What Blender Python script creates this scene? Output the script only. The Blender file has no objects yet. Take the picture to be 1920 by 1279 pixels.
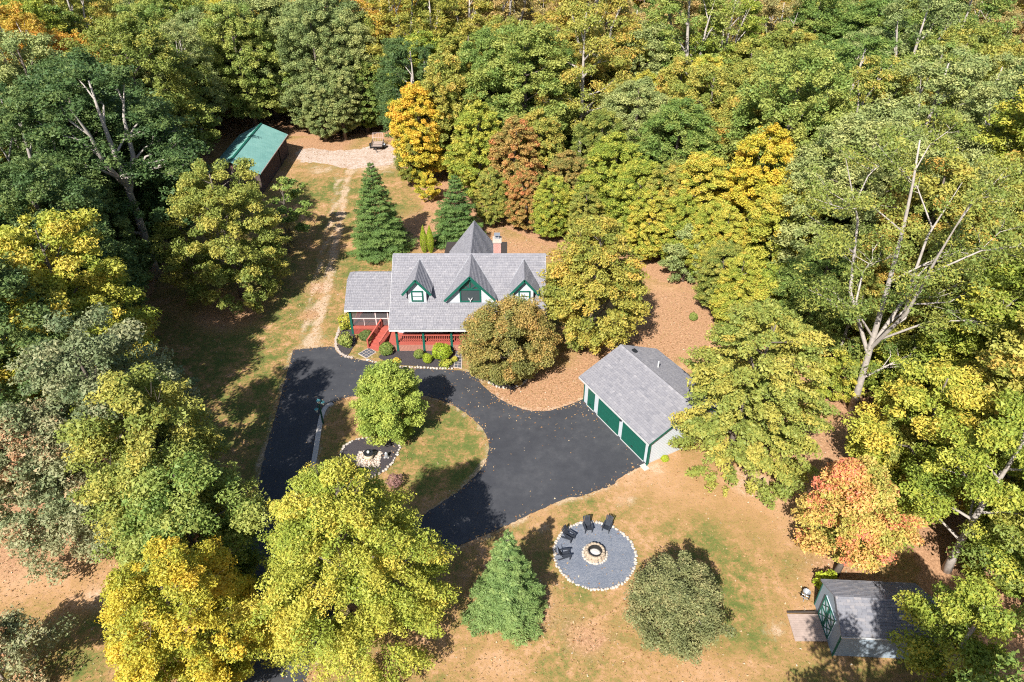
import bpy, bmesh, math, random
import numpy as np
from mathutils import Vector, Matrix
from mathutils.geometry import tessellate_polygon
R = math.radians
random.seed(7); RNG = np.random.default_rng(11)

# ------------------------------------------------------------------ camera, sky, sun, exposure
scene = bpy.context.scene
C = bpy.data.collections.new('place'); scene.collection.children.link(C)
cam_data = bpy.data.cameras.new('camera'); cam = bpy.data.objects.new('camera', cam_data)
scene.collection.objects.link(cam); scene.camera = cam
cam.location = (0, 0, 37); cam.rotation_euler = (R(90 - 35), 0, 0)
cam_data.sensor_width = 36; cam_data.lens = 36 * 1297 / 1920; cam_data.clip_start = .5; cam_data.clip_end = 9000
SUN_AZ, SUN_EL = 22.0, 43.0                       # shadows fall towards SUN_AZ (clockwise from +Y)
world = bpy.data.worlds.new('World'); scene.world = world; world.use_nodes = True
nt = world.node_tree; bg = nt.nodes['Background']; sky = nt.nodes.new('ShaderNodeTexSky')
sky.sky_type = 'NISHITA'; sky.sun_disc = False; sky.sun_elevation = R(SUN_EL); sky.sun_rotation = R(180 + SUN_AZ)
nt.links.new(sky.outputs[0], bg.inputs[0]); bg.inputs[1].default_value = .08
sun_data = bpy.data.lights.new('sun', 'SUN'); sun_data.energy = 5.0; sun_data.angle = R(.5); sun_data.color = (1, .965, .90)
sun = bpy.data.objects.new('sun', sun_data); scene.collection.objects.link(sun)
sun_dir = Vector((math.sin(R(SUN_AZ)) * math.cos(R(SUN_EL)), math.cos(R(SUN_AZ)) * math.cos(R(SUN_EL)), -math.sin(R(SUN_EL))))
sun.rotation_euler = sun_dir.to_track_quat('-Z', 'Y').to_euler()
vs = scene.view_settings; vs.view_transform = 'Standard'; vs.look = 'None'; vs.gamma = 1; vs.use_curve_mapping = False
vs.exposure = 1.0
scene.cycles.use_denoising = False; scene.cycles.filter_width = 1.1; scene.cycles.max_bounces = 6; scene.cycles.diffuse_bounces = 3; scene.cycles.transmission_bounces = 4
scene.cycles.transparent_max_bounces = 8; scene.cycles.caustics_reflective = False; scene.cycles.caustics_refractive = False

# ------------------------------------------------------------------ helpers
class MB:
    """collects faces, links them as one mesh object"""
    def __init__(s): s.v = []; s.f = []; s.t = []
    def face(s, pts, tint=.5):
        n = len(s.v); s.v += [tuple(p) for p in pts]; s.f.append(tuple(range(n, n + len(pts)))); s.t.append(tint)
    def box(s, x0, x1, y0, y1, z0, z1, tint=.5):
        n = len(s.v)
        s.v += [(x, y, z) for z in (z0, z1) for y in (y0, y1) for x in (x0, x1)]
        for q in ((0, 2, 3, 1), (4, 5, 7, 6), (0, 1, 5, 4), (2, 6, 7, 3), (0, 4, 6, 2), (1, 3, 7, 5)):
            s.f.append(tuple(n + i for i in q)); s.t.append(tint)
        return s
    def bar(s, a, b, w, h, up=(0, 0, 1), tint=.5):
        a, b = Vector(a), Vector(b); d = (b - a).normalized(); up = Vector(up)
        x = d.cross(up)
        if x.length < 1e-4: x = d.cross(Vector((0, 1, 0)))
        x.normalize(); u = x.cross(d); x = x * w / 2; u = u * h / 2; n = len(s.v)
        s.v += [tuple(p + q) for p in (a, b) for q in (-x - u, x - u, x + u, -x + u)]
        for q in ((3, 2, 1, 0), (4, 5, 6, 7), (0, 1, 5, 4), (1, 2, 6, 5), (2, 3, 7, 6), (3, 0, 4, 7)):
            s.f.append(tuple(n + i for i in q)); s.t.append(tint)
        return s
    def tube(s, pts, rad, k=6, tint=.5, cap=True):
        pts = [Vector(p) for p in pts]; n0 = len(s.v); m = len(pts)
        for i, p in enumerate(pts):
            d = (pts[min(i + 1, m - 1)] - pts[max(i - 1, 0)]).normalized()
            x = d.cross(Vector((.13, .97, .2))).normalized() if abs(d.y) < .9 else d.cross(Vector((1, 0, .1))).normalized()
            y = d.cross(x); r = rad[i] if hasattr(rad, '__len__') else rad
            for j in range(k):
                a = 2 * math.pi * j / k; s.v.append(tuple(p + (x * math.cos(a) + y * math.sin(a)) * r))
        for i in range(m - 1):
            for j in range(k):
                j2 = (j + 1) % k
                s.f.append((n0 + i * k + j, n0 + i * k + j2, n0 + (i + 1) * k + j2, n0 + (i + 1) * k + j)); s.t.append(tint)
        if cap:
            s.f.append(tuple(n0 + j for j in range(k))[::-1]); s.f.append(tuple(n0 + (m - 1) * k + j for j in range(k))); s.t += [tint, tint]
        return s
    def lathe(s, prof, k=16, o=(0, 0), tint=.5):
        n0 = len(s.v)
        for r, z in prof:
            for j in range(k):
                a = 2 * math.pi * j / k; s.v.append((o[0] + r * math.cos(a), o[1] + r * math.sin(a), z))
        for i in range(len(prof) - 1):
            for j in range(k):
                j2 = (j + 1) % k
                s.f.append((n0 + i * k + j, n0 + i * k + j2, n0 + (i + 1) * k + j2, n0 + (i + 1) * k + j)); s.t.append(tint)
        s.f.append(tuple(n0 + j for j in range(k))[::-1]); s.f.append(tuple(n0 + (len(prof) - 1) * k + j for j in range(k))); s.t += [tint] * 2
        return s
    def prism(s, poly, z0, z1, holes=(), tint=.5):
        """polygon (x, y) with optional holes, extruded from z0 to z1"""
        loops = [poly] + list(holes); flat = [p for l in loops for p in l]
        tris = tessellate_polygon([[Vector((x, y, 0)) for x, y in l] for l in loops])
        n = len(s.v); s.v += [(x, y, z1) for x, y in flat]
        for t in tris:
            a, b, c = [Vector(flat[i]) for i in t]
            t = t if (b - a).cross(c - a) > 0 else t[::-1]
            s.f.append(tuple(n + i for i in t)); s.t.append(tint)
        for l in loops:
            for i in range(len(l)):
                (xa, ya), (xb, yb) = l[i], l[(i + 1) % len(l)]
                s.face([(xa, ya, z0), (xb, yb, z0), (xb, yb, z1), (xa, ya, z1)], tint)
        return s
    def slab(s, poly, thick, tint=.5):
        """planar 3D polygon given thickness against its normal"""
        P = [Vector(p) for p in poly]; nrm = (P[1] - P[0]).cross(P[2] - P[0]).normalized()
        if nrm.z < 0: P = P[::-1]; nrm = -nrm
        Q = [p - nrm * thick for p in P]; m = len(P)
        s.face(P, tint); s.face(Q[::-1], tint)
        for i in range(m): s.face([P[i], Q[i], Q[(i + 1) % m], P[(i + 1) % m]], tint)
        return s
    def mesh(s, name, mat=None):
        me = bpy.data.meshes.new(name); me.from_pydata(s.v, [], s.f); me.validate()
        if len(me.polygons) == len(s.t):
            a = me.attributes.new('tint', 'FLOAT', 'FACE'); a.data.foreach_set('value', s.t)
        if mat: me.materials.append(M[mat])
        me.update(); return me
    def build(s, name, mat, parent=None, loc=None, smooth=False):
        me = s.mesh(name, mat)
        if smooth: me.polygons.foreach_set('use_smooth', [True] * len(me.polygons))
        return put(name, me, parent, loc)
def put(name, me, parent=None, loc=None, rz=0):
    o = bpy.data.objects.new(name, me); C.objects.link(o); o.parent = parent
    if loc: o.location = loc
    if rz: o.rotation_euler.z = rz
    return o
def tag(o, label=None, cat=None, group=None, kind=None):
    if label: o['label'] = label
    if cat: o['category'] = cat
    if group: o['group'] = group
    if kind: o['kind'] = kind
    return o
def thing(name, label, cat, loc, rz=0, group=None):
    o = bpy.data.objects.new(name, None); C.objects.link(o); o.location = (loc[0], loc[1], loc[2] if len(loc) > 2 else 0)
    o.rotation_euler.z = rz; o.empty_display_size = .3
    return tag(o, label, cat, group)
def copy_tree(o, parent=None):
    c = o.copy(); C.objects.link(c); c.parent = parent
    for ch in o.children: copy_tree(ch, c)
    return c
def smooth_loop(pts, n=6, closed=True):
    """Catmull-Rom through the points"""
    m = len(pts); out = []
    for i in range(m if closed else m - 1):
        p = [Vector(pts[(i + k) % m] if closed else pts[min(max(i + k, 0), m - 1)]) for k in (-1, 0, 1, 2)]
        for j in range(n):
            t = j / n
            q = .5 * ((2 * p[1]) + (p[2] - p[0]) * t + (2 * p[0] - 5 * p[1] + 4 * p[2] - p[3]) * t * t + (3 * p[1] - p[0] - 3 * p[2] + p[3]) * t ** 3)
            out.append((q.x, q.y))
    if not closed: out.append(tuple(pts[-1]))
    return out
def jitter(loop, a): return [(x + random.uniform(-a, a), y + random.uniform(-a, a)) for x, y in loop]
def resample(loop, step, closed=True):
    P = [Vector(p) for p in loop] + ([Vector(loop[0])] if closed else []); out = []; acc = 0
    for a, b in zip(P, P[1:]):
        L = (b - a).length
        while acc < L:
            out.append(tuple(a + (b - a) * (acc / L))); acc += step
        acc -= L
    return out
def in_poly(poly, x, y):
    x = np.asarray(x, float); y = np.asarray(y, float); r = np.zeros(x.shape, bool)
    for (xa, ya), (xb, yb) in zip(poly, poly[1:] + poly[:1]):
        if ya == yb: continue
        r ^= ((ya > y) != (yb > y)) & (x < (xb - xa) * (y - ya) / (yb - ya) + xa)
    return r
def clip(poly, q):
    """convex clip of 2D polygon poly by convex counter-clockwise polygon q"""
    for (ax, ay), (bx, by) in zip(q, q[1:] + q[:1]):
        out = []
        side = lambda p: (bx - ax) * (p[1] - ay) - (by - ay) * (p[0] - ax)
        for i in range(len(poly)):
            p, r = poly[i], poly[(i + 1) % len(poly)]; sp, sr = side(p), side(r)
            if sp >= 0: out.append(p)
            if (sp >= 0) != (sr >= 0):
                t = sp / (sp - sr); out.append((p[0] + (r[0] - p[0]) * t, p[1] + (r[1] - p[1]) * t))
        poly = out
        if len(poly) < 3: return []
    return poly
def shingles(mb, poly, course=.165, width=.27, rnd=random):
    """overlapping shingles laid course by course on a convex planar roof polygon (3D, given as a list)"""
    P = [Vector(p) for p in poly]; n = (P[1] - P[0]).cross(P[2] - P[0]).normalized()
    if n.z < 0: P = P[::-1]; n = -n
    u = Vector((0, 0, 1)).cross(n).normalized(); w = n.cross(u); o = P[0]
    q = [((p - o).dot(u), (p - o).dot(w)) for p in P]
    u0, u1 = min(a for a, b in q), max(a for a, b in q); w0, w1 = min(b for a, b in q), max(b for a, b in q)
    y = w0; row = 0
    while y < w1 - .01:
        x = u0 - rnd.uniform(0, width); tone = rnd.uniform(-.06, .06)
        while x < u1:
            wd = width * rnd.uniform(.55, 1.25); c = clip([(x, y), (x + wd - .012, y), (x + wd - .012, y + course), (x, y + course)], q)
            if c:
                dz = rnd.uniform(.0, .012); t = min(1, max(0, rnd.gauss(.5, .10) + tone))
                lift = lambda b: .008 + (.030 + dz) * (1 - (b - y) / course)
                mb.face([o + u * a + w * b + n * lift(b) for a, b in c], t)
                for i in range(len(c)):
                    (a1, b1), (a2, b2) = c[i], c[(i + 1) % len(c)]
                    if abs(b1 - y) < 1e-6 and abs(b2 - y) < 1e-6:
                        mb.face([o + u * a1 + w * b1 + n * .002, o + u * a2 + w * b2 + n * .002, o + u * a2 + w * b2 + n * lift(b2), o + u * a1 + w * b1 + n * lift(b1)], t)
            x += wd
        y += course; row += 1

# ------------------------------------------------------------------ materials
M = {}
def nodes(name):
    m = bpy.data.materials.new(name); m.use_nodes = True; M[name] = m
    t = m.node_tree; return m, t, t.nodes['Principled BSDF']
def N(t, kind, **kw):
    n = t.nodes.new(kind)
    for k, v in kw.items(): setattr(n, k, v)
    return n
def ramp(t, fac, stops):
    r = N(t, 'ShaderNodeValToRGB'); e = r.color_ramp.elements
    while len(e) < len(stops): e.new(.5)
    for el, (p, c) in zip(e, stops): el.position = p; el.color = (*c, 1)
    if fac is not None: t.links.new(fac, r.inputs[0])
    return r.outputs[0]
def noise(t, scale, detail=4, rough=.6, coord=None):
    n = N(t, 'ShaderNodeTexNoise'); n.inputs['Scale'].default_value = scale; n.inputs['Detail'].default_value = detail
    n.inputs['Roughness'].default_value = rough
    if coord is not None: t.links.new(coord, n.inputs['Vector'])
    return n.outputs['Fac']
def mth(t, op, a, b):
    n = N(t, 'ShaderNodeMath', operation=op)
    for i, v in enumerate((a, b)):
        if isinstance(v, (int, float)): n.inputs[i].default_value = v
        else: t.links.new(v, n.inputs[i])
    n.use_clamp = False
    return n.outputs[0]
def mix(t, f, a, b):
    n = N(t, 'ShaderNodeMix', data_type='RGBA'); n.clamp_factor = True
    for i, v in ((0, f), (6, a), (7, b)):
        if isinstance(v, (int, float)): n.inputs[i].default_value = v
        elif isinstance(v, tuple): n.inputs[i].default_value = (*v, 1)
        else: t.links.new(v, n.inputs[i])
    return n.outputs[2]
def bump(t, b, h, strength=.4, dist=.02):
    n = N(t, 'ShaderNodeBump'); n.inputs['Strength'].default_value = strength; n.inputs['Distance'].default_value = dist
    t.links.new(h, n.inputs['Height']); t.links.new(n.outputs[0], b.inputs['Normal'])
def world_pos(t): return N(t, 'ShaderNodeNewGeometry').outputs['Position']
def attr(t, name): return N(t, 'ShaderNodeAttribute', attribute_name=name).outputs['Fac']
def simple(name, col, rough=.6, var=.18, scale=6, metal=0, spec=.3, fine=60):
    m, t, b = nodes(name); p = world_pos(t)
    f = mth(t, 'ADD', mth(t, 'MULTIPLY', noise(t, scale, 5, .65, p), .65), mth(t, 'MULTIPLY', noise(t, fine, 2, .5, p), .35))
    lo = tuple(c * (1 - var) for c in col); hi = tuple(min(1, c * (1 + var)) for c in col)
    t.links.new(ramp(t, f, [(.3, lo), (.7, hi)]), b.inputs['Base Color'])
    b.inputs['Roughness'].default_value = rough; b.inputs['Metallic'].default_value = metal; b.inputs['Specular IOR Level'].default_value = spec
    bump(t, b, noise(t, fine, 3, .6, p), .15, .01)
    return m
simple('green_trim', (.009, .085, .06), .5, .2)
simple('white_siding', (.42, .45, .48), .6, .06)
simple('grey_siding', (.50, .56, .62), .6, .08)
simple('white_trim', (.45, .45, .45), .5, .06)
simple('red_deck', (.35, .085, .062), .6, .22)
simple('red_pale', (.42, .20, .15), .7, .2)
simple('dark_wood', (.05, .04, .035), .8, .3)
simple('barn_wall', (.12, .085, .075), .8, .3, 3)
simple('concrete', (.48, .44, .40), .85, .14, 5)
simple('white_stone', (.42, .365, .31), .9, .25, 9)
simple('fire_stone', (.33, .26, .19), .9, .4, 9)
simple('ash', (.50, .47, .43), .95, .25, 12)
simple('black_paint', (.018, .02, .024), .45, .3)
simple('black_plastic', (.03, .034, .044), .5, .25)
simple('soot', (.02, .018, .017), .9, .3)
simple('slate', (.075, .08, .095), .7, .3, 5)
simple('mortar', (.40, .33, .28), .9, .15, 8)
simple('bark', (.13, .105, .085), .9, .4, 6, fine=25)
simple('pale_bark', (.33, .29, .255), .85, .3, 3, fine=14)
simple('twig', (.17, .12, .10), .9, .3)
simple('galvanised', (.42, .43, .45), .45, .15, metal=.6)
simple('tyre', (.02, .02, .02), .8, .2)
simple('weathered_boards', (.34, .26, .22), .85, .25, 3)
simple('verdigris', (.10, .33, .36), .5, .25)
simple('lamp_white', (.75, .75, .66), .4, .05)
simple('urn_stone', (.50, .42, .29), .85, .2, 6)
simple('shed_siding_shaded', (.22, .265, .31), .7, .12)  # grey siding darkened, tree shade on the garden shed put into the colour
simple('flashing', (.28, .29, .31), .5, .15)
simple('terracotta', (.45, .2, .1), .8, .2)
simple('screen_frame', (.55, .42, .40), .6, .12)
simple('wall_dim', (.42, .30, .26), .8, .12)
def glass_mat(name, col, rough=.08):
    m, t, b = nodes(name); b.inputs['Base Color'].default_value = (*col, 1); b.inputs['Roughness'].default_value = rough; b.inputs['Specular IOR Level'].default_value = .6
glass_mat('pane', (.045, .055, .06)); glass_mat('pale_blind', (.52, .56, .60), .3)
def insect_screen():
    m, t, b = nodes('screen'); tr = N(t, 'ShaderNodeBsdfTransparent'); mx = N(t, 'ShaderNodeMixShader'); mx.inputs[0].default_value = .62
    b.inputs['Base Color'].default_value = (.10, .095, .10, 1); b.inputs['Roughness'].default_value = .6
    t.links.new(tr.outputs[0], mx.inputs[1]); t.links.new(b.outputs[0], mx.inputs[2]); t.links.new(mx.outputs[0], t.nodes['Material Output'].inputs[0])
insect_screen()
def by_tint(name, stops, rough=.85, spec=.2, fine=40, br=.3, dist=.01, spread=.25):
    m, t, b = nodes(name); p = world_pos(t)
    f = mth(t, 'ADD', attr(t, 'tint'), mth(t, 'MULTIPLY', mth(t, 'SUBTRACT', noise(t, fine * .12, 4, .6, p), .5), spread * 2))
    t.links.new(ramp(t, f, stops), b.inputs['Base Color']); b.inputs['Roughness'].default_value = rough; b.inputs['Specular IOR Level'].default_value = spec
    bump(t, b, noise(t, fine, 3, .6, p), br, dist); return m
by_tint('shingle', [(0, (.145, .145, .162)), (.35, (.195, .190, .208)), (.65, (.238, .230, .244)), (1, (.32, .305, .315))], spread=.08, fine=30)
by_tint('shingle_dark', [(0, (.10, .105, .13)), (.5, (.19, .19, .21)), (1, (.30, .27, .26))])
by_tint('pebble', [(0, (.16, .12, .09)), (.5, (.42, .34, .27)), (1, (.66, .58, .5))], spread=.1)
def brick():
    m, t, b = nodes('brick'); k = N(t, 'ShaderNodeTexBrick'); g = N(t, 'ShaderNodeTexCoord'); mp = N(t, 'ShaderNodeMapping')
    mp.inputs['Rotation'].default_value = (R(90), 0, 0)
    t.links.new(g.outputs['Object'], mp.inputs[0]); t.links.new(mp.outputs[0], k.inputs['Vector'])
    k.inputs['Color1'].default_value = (.30, .09, .07, 1); k.inputs['Color2'].default_value = (.42, .15, .11, 1); k.inputs['Mortar'].default_value = (.5, .42, .38, 1)
    k.inputs['Scale'].default_value = 1; k.inputs['Brick Width'].default_value = .22; k.inputs['Row Height'].default_value = .075; k.inputs['Mortar Size'].default_value = .01
    t.links.new(k.outputs['Color'], b.inputs['Base Color']); b.inputs['Roughness'].default_value = .9
brick()
def metal_roof():
    m, t, b = nodes('teal_roof'); p = world_pos(t)
    t.links.new(ramp(t, noise(t, .8, 5, .6, p), [(.3, (.13, .275, .25)), (.7, (.19, .35, .315))]), b.inputs['Base Color'])
    b.inputs['Roughness'].default_value = .42; b.inputs['Specular IOR Level'].default_value = .5
metal_roof()
def asphalt():
    m, t, b = nodes('asphalt'); p = world_pos(t)
    big = noise(t, .22, 5, .6, p); fine = noise(t, 45, 2, .7, p)
    f = mth(t, 'ADD', mth(t, 'MULTIPLY', mth(t, 'SUBTRACT', mth(t, 'ADD', big, noise(t, 1.1, 5, .7, p)), .5), .75), mth(t, 'MULTIPLY', fine, .3))
    col = ramp(t, f, [(.28, (.034, .035, .041)), (.55, (.047, .048, .054)), (.82, (.072, .072, .077))])
    v = N(t, 'ShaderNodeTexVoronoi'); v.inputs['Scale'].default_value = 2.2; t.links.new(p, v.inputs['Vector'])
    sp = mth(t, 'LESS_THAN', v.outputs['Distance'], .035)
    t.links.new(mix(t, mth(t, 'MULTIPLY', sp, .5), col, (.2, .18, .16)), b.inputs['Base Color'])
    b.inputs['Roughness'].default_value = .7; b.inputs['Specular IOR Level'].default_value = .35
    bump(t, b, fine, .35, .01)
asphalt()
def mulch():
    m, t, b = nodes('mulch'); p = world_pos(t)
    t.links.new(ramp(t, noise(t, 22, 4, .75, p), [(.35, (.02, .017, .02)), (.55, (.055, .046, .05)), (.75, (.13, .10, .095))]), b.inputs['Base Color'])
    b.inputs['Roughness'].default_value = .95; bump(t, b, noise(t, 30, 4, .7, p), .9, .05)
mulch()
def gravel(name, a, c, d, sc=16):
    m, t, b = nodes(name); p = world_pos(t)
    v = N(t, 'ShaderNodeTexVoronoi'); v.inputs['Scale'].default_value = sc; t.links.new(p, v.inputs['Vector'])
    s = N(t, 'ShaderNodeSeparateColor'); t.links.new(v.outputs['Color'], s.inputs[0])
    f = mth(t, 'ADD', mth(t, 'MULTIPLY', noise(t, .6, 5, .65, p), .62), mth(t, 'MULTIPLY', s.outputs[0], .38))
    t.links.new(ramp(t, f, [(.25, a), (.5, c), (.75, d)]), b.inputs['Base Color']); b.inputs['Roughness'].default_value = .95
    bump(t, b, v.outputs['Distance'], .6, .03)
gravel('patio_gravel', (.095, .11, .14), (.135, .15, .185), (.20, .205, .225), 20)
gravel('pad_gravel', (.29, .18, .12), (.41, .31, .24), (.49, .42, .37), 7)
gravel('edge_dirt', (.40, .27, .17), (.55, .40, .28), (.66, .54, .42), 20)
def ground_mat():
    m, t, b = nodes('lawn'); p = world_pos(t)
    big = noise(t, .10, 5, .62, p); mid = noise(t, .55, 5, .65, p); fine = noise(t, 5.5, 4, .7, p); vf = noise(t, 26, 3, .7, p)
    n2 = noise(t, 1.9, 5, .7, p)
    def dev(v, k): return mth(t, 'MULTIPLY', mth(t, 'SUBTRACT', v, .5), k)
    def total(*a):
        o = a[0]
        for b_ in a[1:]: o = mth(t, 'ADD', o, b_)
        return o
    patchy = total(dev(mid, 4.5), dev(n2, 3.0), dev(fine, 2.0), 1.0)
    cl = N(t, 'ShaderNodeClamp'); cl.inputs['Max'].default_value = 2.2; t.links.new(patchy, cl.inputs[0]); patchy = cl.outputs[0]
    g = total(.485, dev(big, .6), dev(mid, .55), dev(n2, .5), dev(fine, .5), dev(vf, .25))
    g = mth(t, 'ADD', g, mth(t, 'MULTIPLY', mth(t, 'MULTIPLY', attr(t, 'green'), patchy), .10))
    g = mth(t, 'SUBTRACT', g, mth(t, 'MULTIPLY', mth(t, 'MULTIPLY', attr(t, 'dry'), patchy), .12))
    grass = ramp(t, g, [(.30, (.47, .285, .165)), (.41, (.37, .215, .100)), (.50, (.275, .180, .066)), (.58, (.190, .162, .050)), (.70, (.105, .132, .033))])
    lit = ramp(t, mth(t, 'ADD', mth(t, 'MULTIPLY', fine, .5), mth(t, 'MULTIPLY', vf, .5)), [(.3, (.15, .085, .048)), (.5, (.37, .205, .112)), (.7, (.54, .345, .21))])
    lf = mth(t, 'ADD', attr(t, 'litter'), total(dev(mid, .9), dev(n2, .9), dev(fine, .9)))
    r = N(t, 'ShaderNodeMapRange'); r.inputs[1].default_value = .38; r.inputs[2].default_value = .72; t.links.new(lf, r.inputs[0])
    col = mix(t, r.outputs[0], grass, lit)
    d = mth(t, 'MULTIPLY', attr(t, 'dirt'), patchy)
    r2 = N(t, 'ShaderNodeMapRange'); r2.inputs[1].default_value = .3; r2.inputs[2].default_value = .75; t.links.new(d, r2.inputs[0])
    dirt = ramp(t, vf, [(.3, (.42, .27, .17)), (.7, (.62, .46, .34))])
    col = mix(t, mth(t, 'MULTIPLY', r2.outputs[0], .8), col, dirt)
    hv = N(t, 'ShaderNodeHueSaturation'); t.links.new(col, hv.inputs['Color'])
    t.links.new(mth(t, 'ADD', mth(t, 'MULTIPLY', mth(t, 'ADD', vf, fine), .72), .28), hv.inputs['Value'])
    t.links.new(hv.outputs[0], b.inputs['Base Color']); b.inputs['Roughness'].default_value = .95; b.inputs['Specular IOR Level'].default_value = .1
    bump(t, b, mth(t, 'ADD', fine, vf), .5, .06)
ground_mat()
LEAFPAL = {
    'dark': [(0, (0.026, 0.055, 0.02)), (0.5, (0.055, 0.092, 0.028)), (1, (0.115, 0.14, 0.038))],
    'green': [(0, (0.04, 0.08, 0.02)), (0.5, (0.105, 0.155, 0.034)), (1, (0.225, 0.23, 0.054))],
    'sage': [(0, (0.056, 0.09, 0.034)), (0.5, (0.14, 0.172, 0.058)), (1, (0.265, 0.265, 0.095))],
    'olive': [(0, (0.052, 0.09, 0.02)), (0.5, (0.15, 0.172, 0.036)), (0.85, (0.27, 0.235, 0.048)), (1, (0.32, 0.2, 0.046))],
    'yg': [(0, (0.055, 0.105, 0.018)), (0.5, (0.175, 0.205, 0.03)), (0.8, (0.3, 0.275, 0.044)), (1, (0.38, 0.28, 0.046))],
    'yellow': [(0, (0.06, 0.105, 0.018)), (0.35, (0.18, 0.195, 0.026)), (0.7, (0.36, 0.29, 0.034)), (1, (0.45, 0.26, 0.036))],
    'orange': [(0, (0.065, 0.092, 0.02)), (0.35, (0.2, 0.175, 0.03)), (0.7, (0.36, 0.235, 0.038)), (1, (0.46, 0.17, 0.044))],
    'gold': [(0, (0.05, 0.088, 0.02)), (0.4, (0.135, 0.155, 0.03)), (0.75, (0.25, 0.215, 0.04)), (1, (0.36, 0.205, 0.042))],
    'red': [(0, (0.08, 0.12, 0.025)), (0.5, (0.2, 0.205, 0.042)), (0.75, (0.34, 0.255, 0.066)), (0.93, (0.42, 0.2, 0.075)), (1, (0.36, 0.11, 0.065))],
    'russet': [(0, (0.06, 0.08, 0.022)), (0.4, (0.165, 0.15, 0.042)), (0.7, (0.27, 0.175, 0.052)), (1, (0.36, 0.12, 0.055))],
    'greyred': [(0, (0.052, 0.082, 0.036)), (0.5, (0.125, 0.148, 0.068)), (0.85, (0.21, 0.2, 0.105)), (1, (0.3, 0.16, 0.085))],
    'tan': [(0, (0.085, 0.105, 0.04)), (0.5, (0.205, 0.175, 0.062)), (1, (0.33, 0.21, 0.08))],
    'brownred': [(0, (.13, .085, .045)), (.5, (.30, .125, .065)), (1, (.40, .13, .08))],
    'spruce': [(0, (.030, .065, .022)), (.5, (.070, .120, .030)), (1, (.135, .185, .048))],
    'blue': [(0, (0.042, 0.085, 0.028)), (0.5, (0.095, 0.15, 0.044)), (1, (0.185, 0.235, 0.075))],
    'far': [(0, (0.045, 0.08, 0.026)), (0.4, (0.115, 0.135, 0.036)), (0.75, (0.21, 0.19, 0.045)), (1, (0.3, 0.19, 0.06))],
    'crab': [(0, (0.06, 0.075, 0.03)), (0.5, (0.145, 0.15, 0.06)), (0.8, (0.24, 0.195, 0.09)), (1, (0.32, 0.17, 0.09))],
    'fresh': [(0, (.060, .105, .020)), (.5, (.150, .200, .036)), (1, (.26, .28, .052))],
    'lime':   [(0, (.09, .13, .012)), (.5, (.17, .22, .018)), (1, (.28, .31, .03))],
    'purple': [(0, (.07, .045, .04)), (.5, (.15, .085, .075)), (1, (.24, .13, .11))],
}
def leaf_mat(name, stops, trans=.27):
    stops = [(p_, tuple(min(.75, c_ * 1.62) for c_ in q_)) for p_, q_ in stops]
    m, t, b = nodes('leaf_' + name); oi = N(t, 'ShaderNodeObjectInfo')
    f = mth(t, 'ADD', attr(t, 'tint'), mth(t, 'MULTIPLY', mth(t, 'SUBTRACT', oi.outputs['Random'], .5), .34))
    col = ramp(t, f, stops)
    b.inputs['Roughness'].default_value = .55; b.inputs['Specular IOR Level'].default_value = .25
    t.links.new(col, b.inputs['Base Color'])
    tr = N(t, 'ShaderNodeBsdfTranslucent'); hv = N(t, 'ShaderNodeHueSaturation'); hv.inputs['Value'].default_value = 1.15; hv.inputs['Saturation'].default_value = 1.08
    t.links.new(col, hv.inputs['Color']); t.links.new(hv.outputs[0], tr.inputs[0])
    mx = N(t, 'ShaderNodeMixShader'); mx.inputs[0].default_value = trans
    t.links.new(b.outputs[0], mx.inputs[1]); t.links.new(tr.outputs[0], mx.inputs[2]); t.links.new(mx.outputs[0], t.nodes['Material Output'].inputs[0])
for k_, s_ in LEAFPAL.items(): leaf_mat(k_, s_)
by_tint('fallen', [(0, (.20, .09, .035)), (.4, (.30, .18, .08)), (.7, (.38, .27, .15)), (1, (.45, .38, .28))], spread=.02)
by_tint('blade', [(0, (.13, .13, .035)), (.4, (.20, .16, .055)), (.7, (.30, .20, .085)), (1, (.38, .25, .13))], spread=.05)

# ------------------------------------------------------------------ plan of the place (metres; camera stands over 0, 0)
DRIVE = smooth_loop([(-20.03, 51.44), (-18.23, 51.69), (-16.52, 51.94), (-16.00, 51.10), (-14.82, 50.28), (-12.88, 49.64), (-11.36, 49.01), (-8.94, 48.62), (-6.34, 48.46), (-4.31, 48.23), (-3.11, 47.62), (-2.60, 46.43), (-1.57, 45.00), (-0.22, 43.75), (1.30, 42.95), (2.82, 42.88), (4.47, 43.55), (6.04, 44.44)], 5, False) \
    + [(10.25, 37.01)] + smooth_loop([(9.99, 36.85), (8.61, 36.03), (7.66, 35.34), (7.28, 34.77), (6.00, 34.26), (4.97, 33.71), (3.98, 33.56), (2.41, 32.78), (0.84, 31.83), (-2.12, 30.11), (-5.50, 28.49), (-8.14, 26.73), (-10.22, 24.68), (-11.26, 22.30), (-11.23, 19.68)], 5, False) \
    + [(-16.27, 19.68)] + smooth_loop([(-16.80, 23.80), (-17.30, 28.33), (-18.01, 33.26), (-18.69, 38.02), (-19.23, 43.62)], 5, False)
ISLAND = smooth_loop([(-15.21, 43.48), (-14.20, 44.37), (-12.75, 44.92), (-10.78, 45.21), (-8.75, 45.14), (-6.91, 44.72), (-5.15, 43.82), (-3.68, 42.55), (-2.49, 41.01), (-1.82, 39.42), (-1.81, 37.91), (-2.21, 36.52), (-3.26, 34.87), (-4.50, 33.51), (-5.61, 32.49), (-6.67, 31.46), (-7.99, 30.33), (-9.39, 29.16), (-10.96, 28.33), (-12.42, 28.24), (-13.56, 29.59), (-14.26, 32.30), (-14.55, 35.03), (-14.79, 37.74), (-15.14, 40.70), (-15.33, 42.49)], 5)
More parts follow.
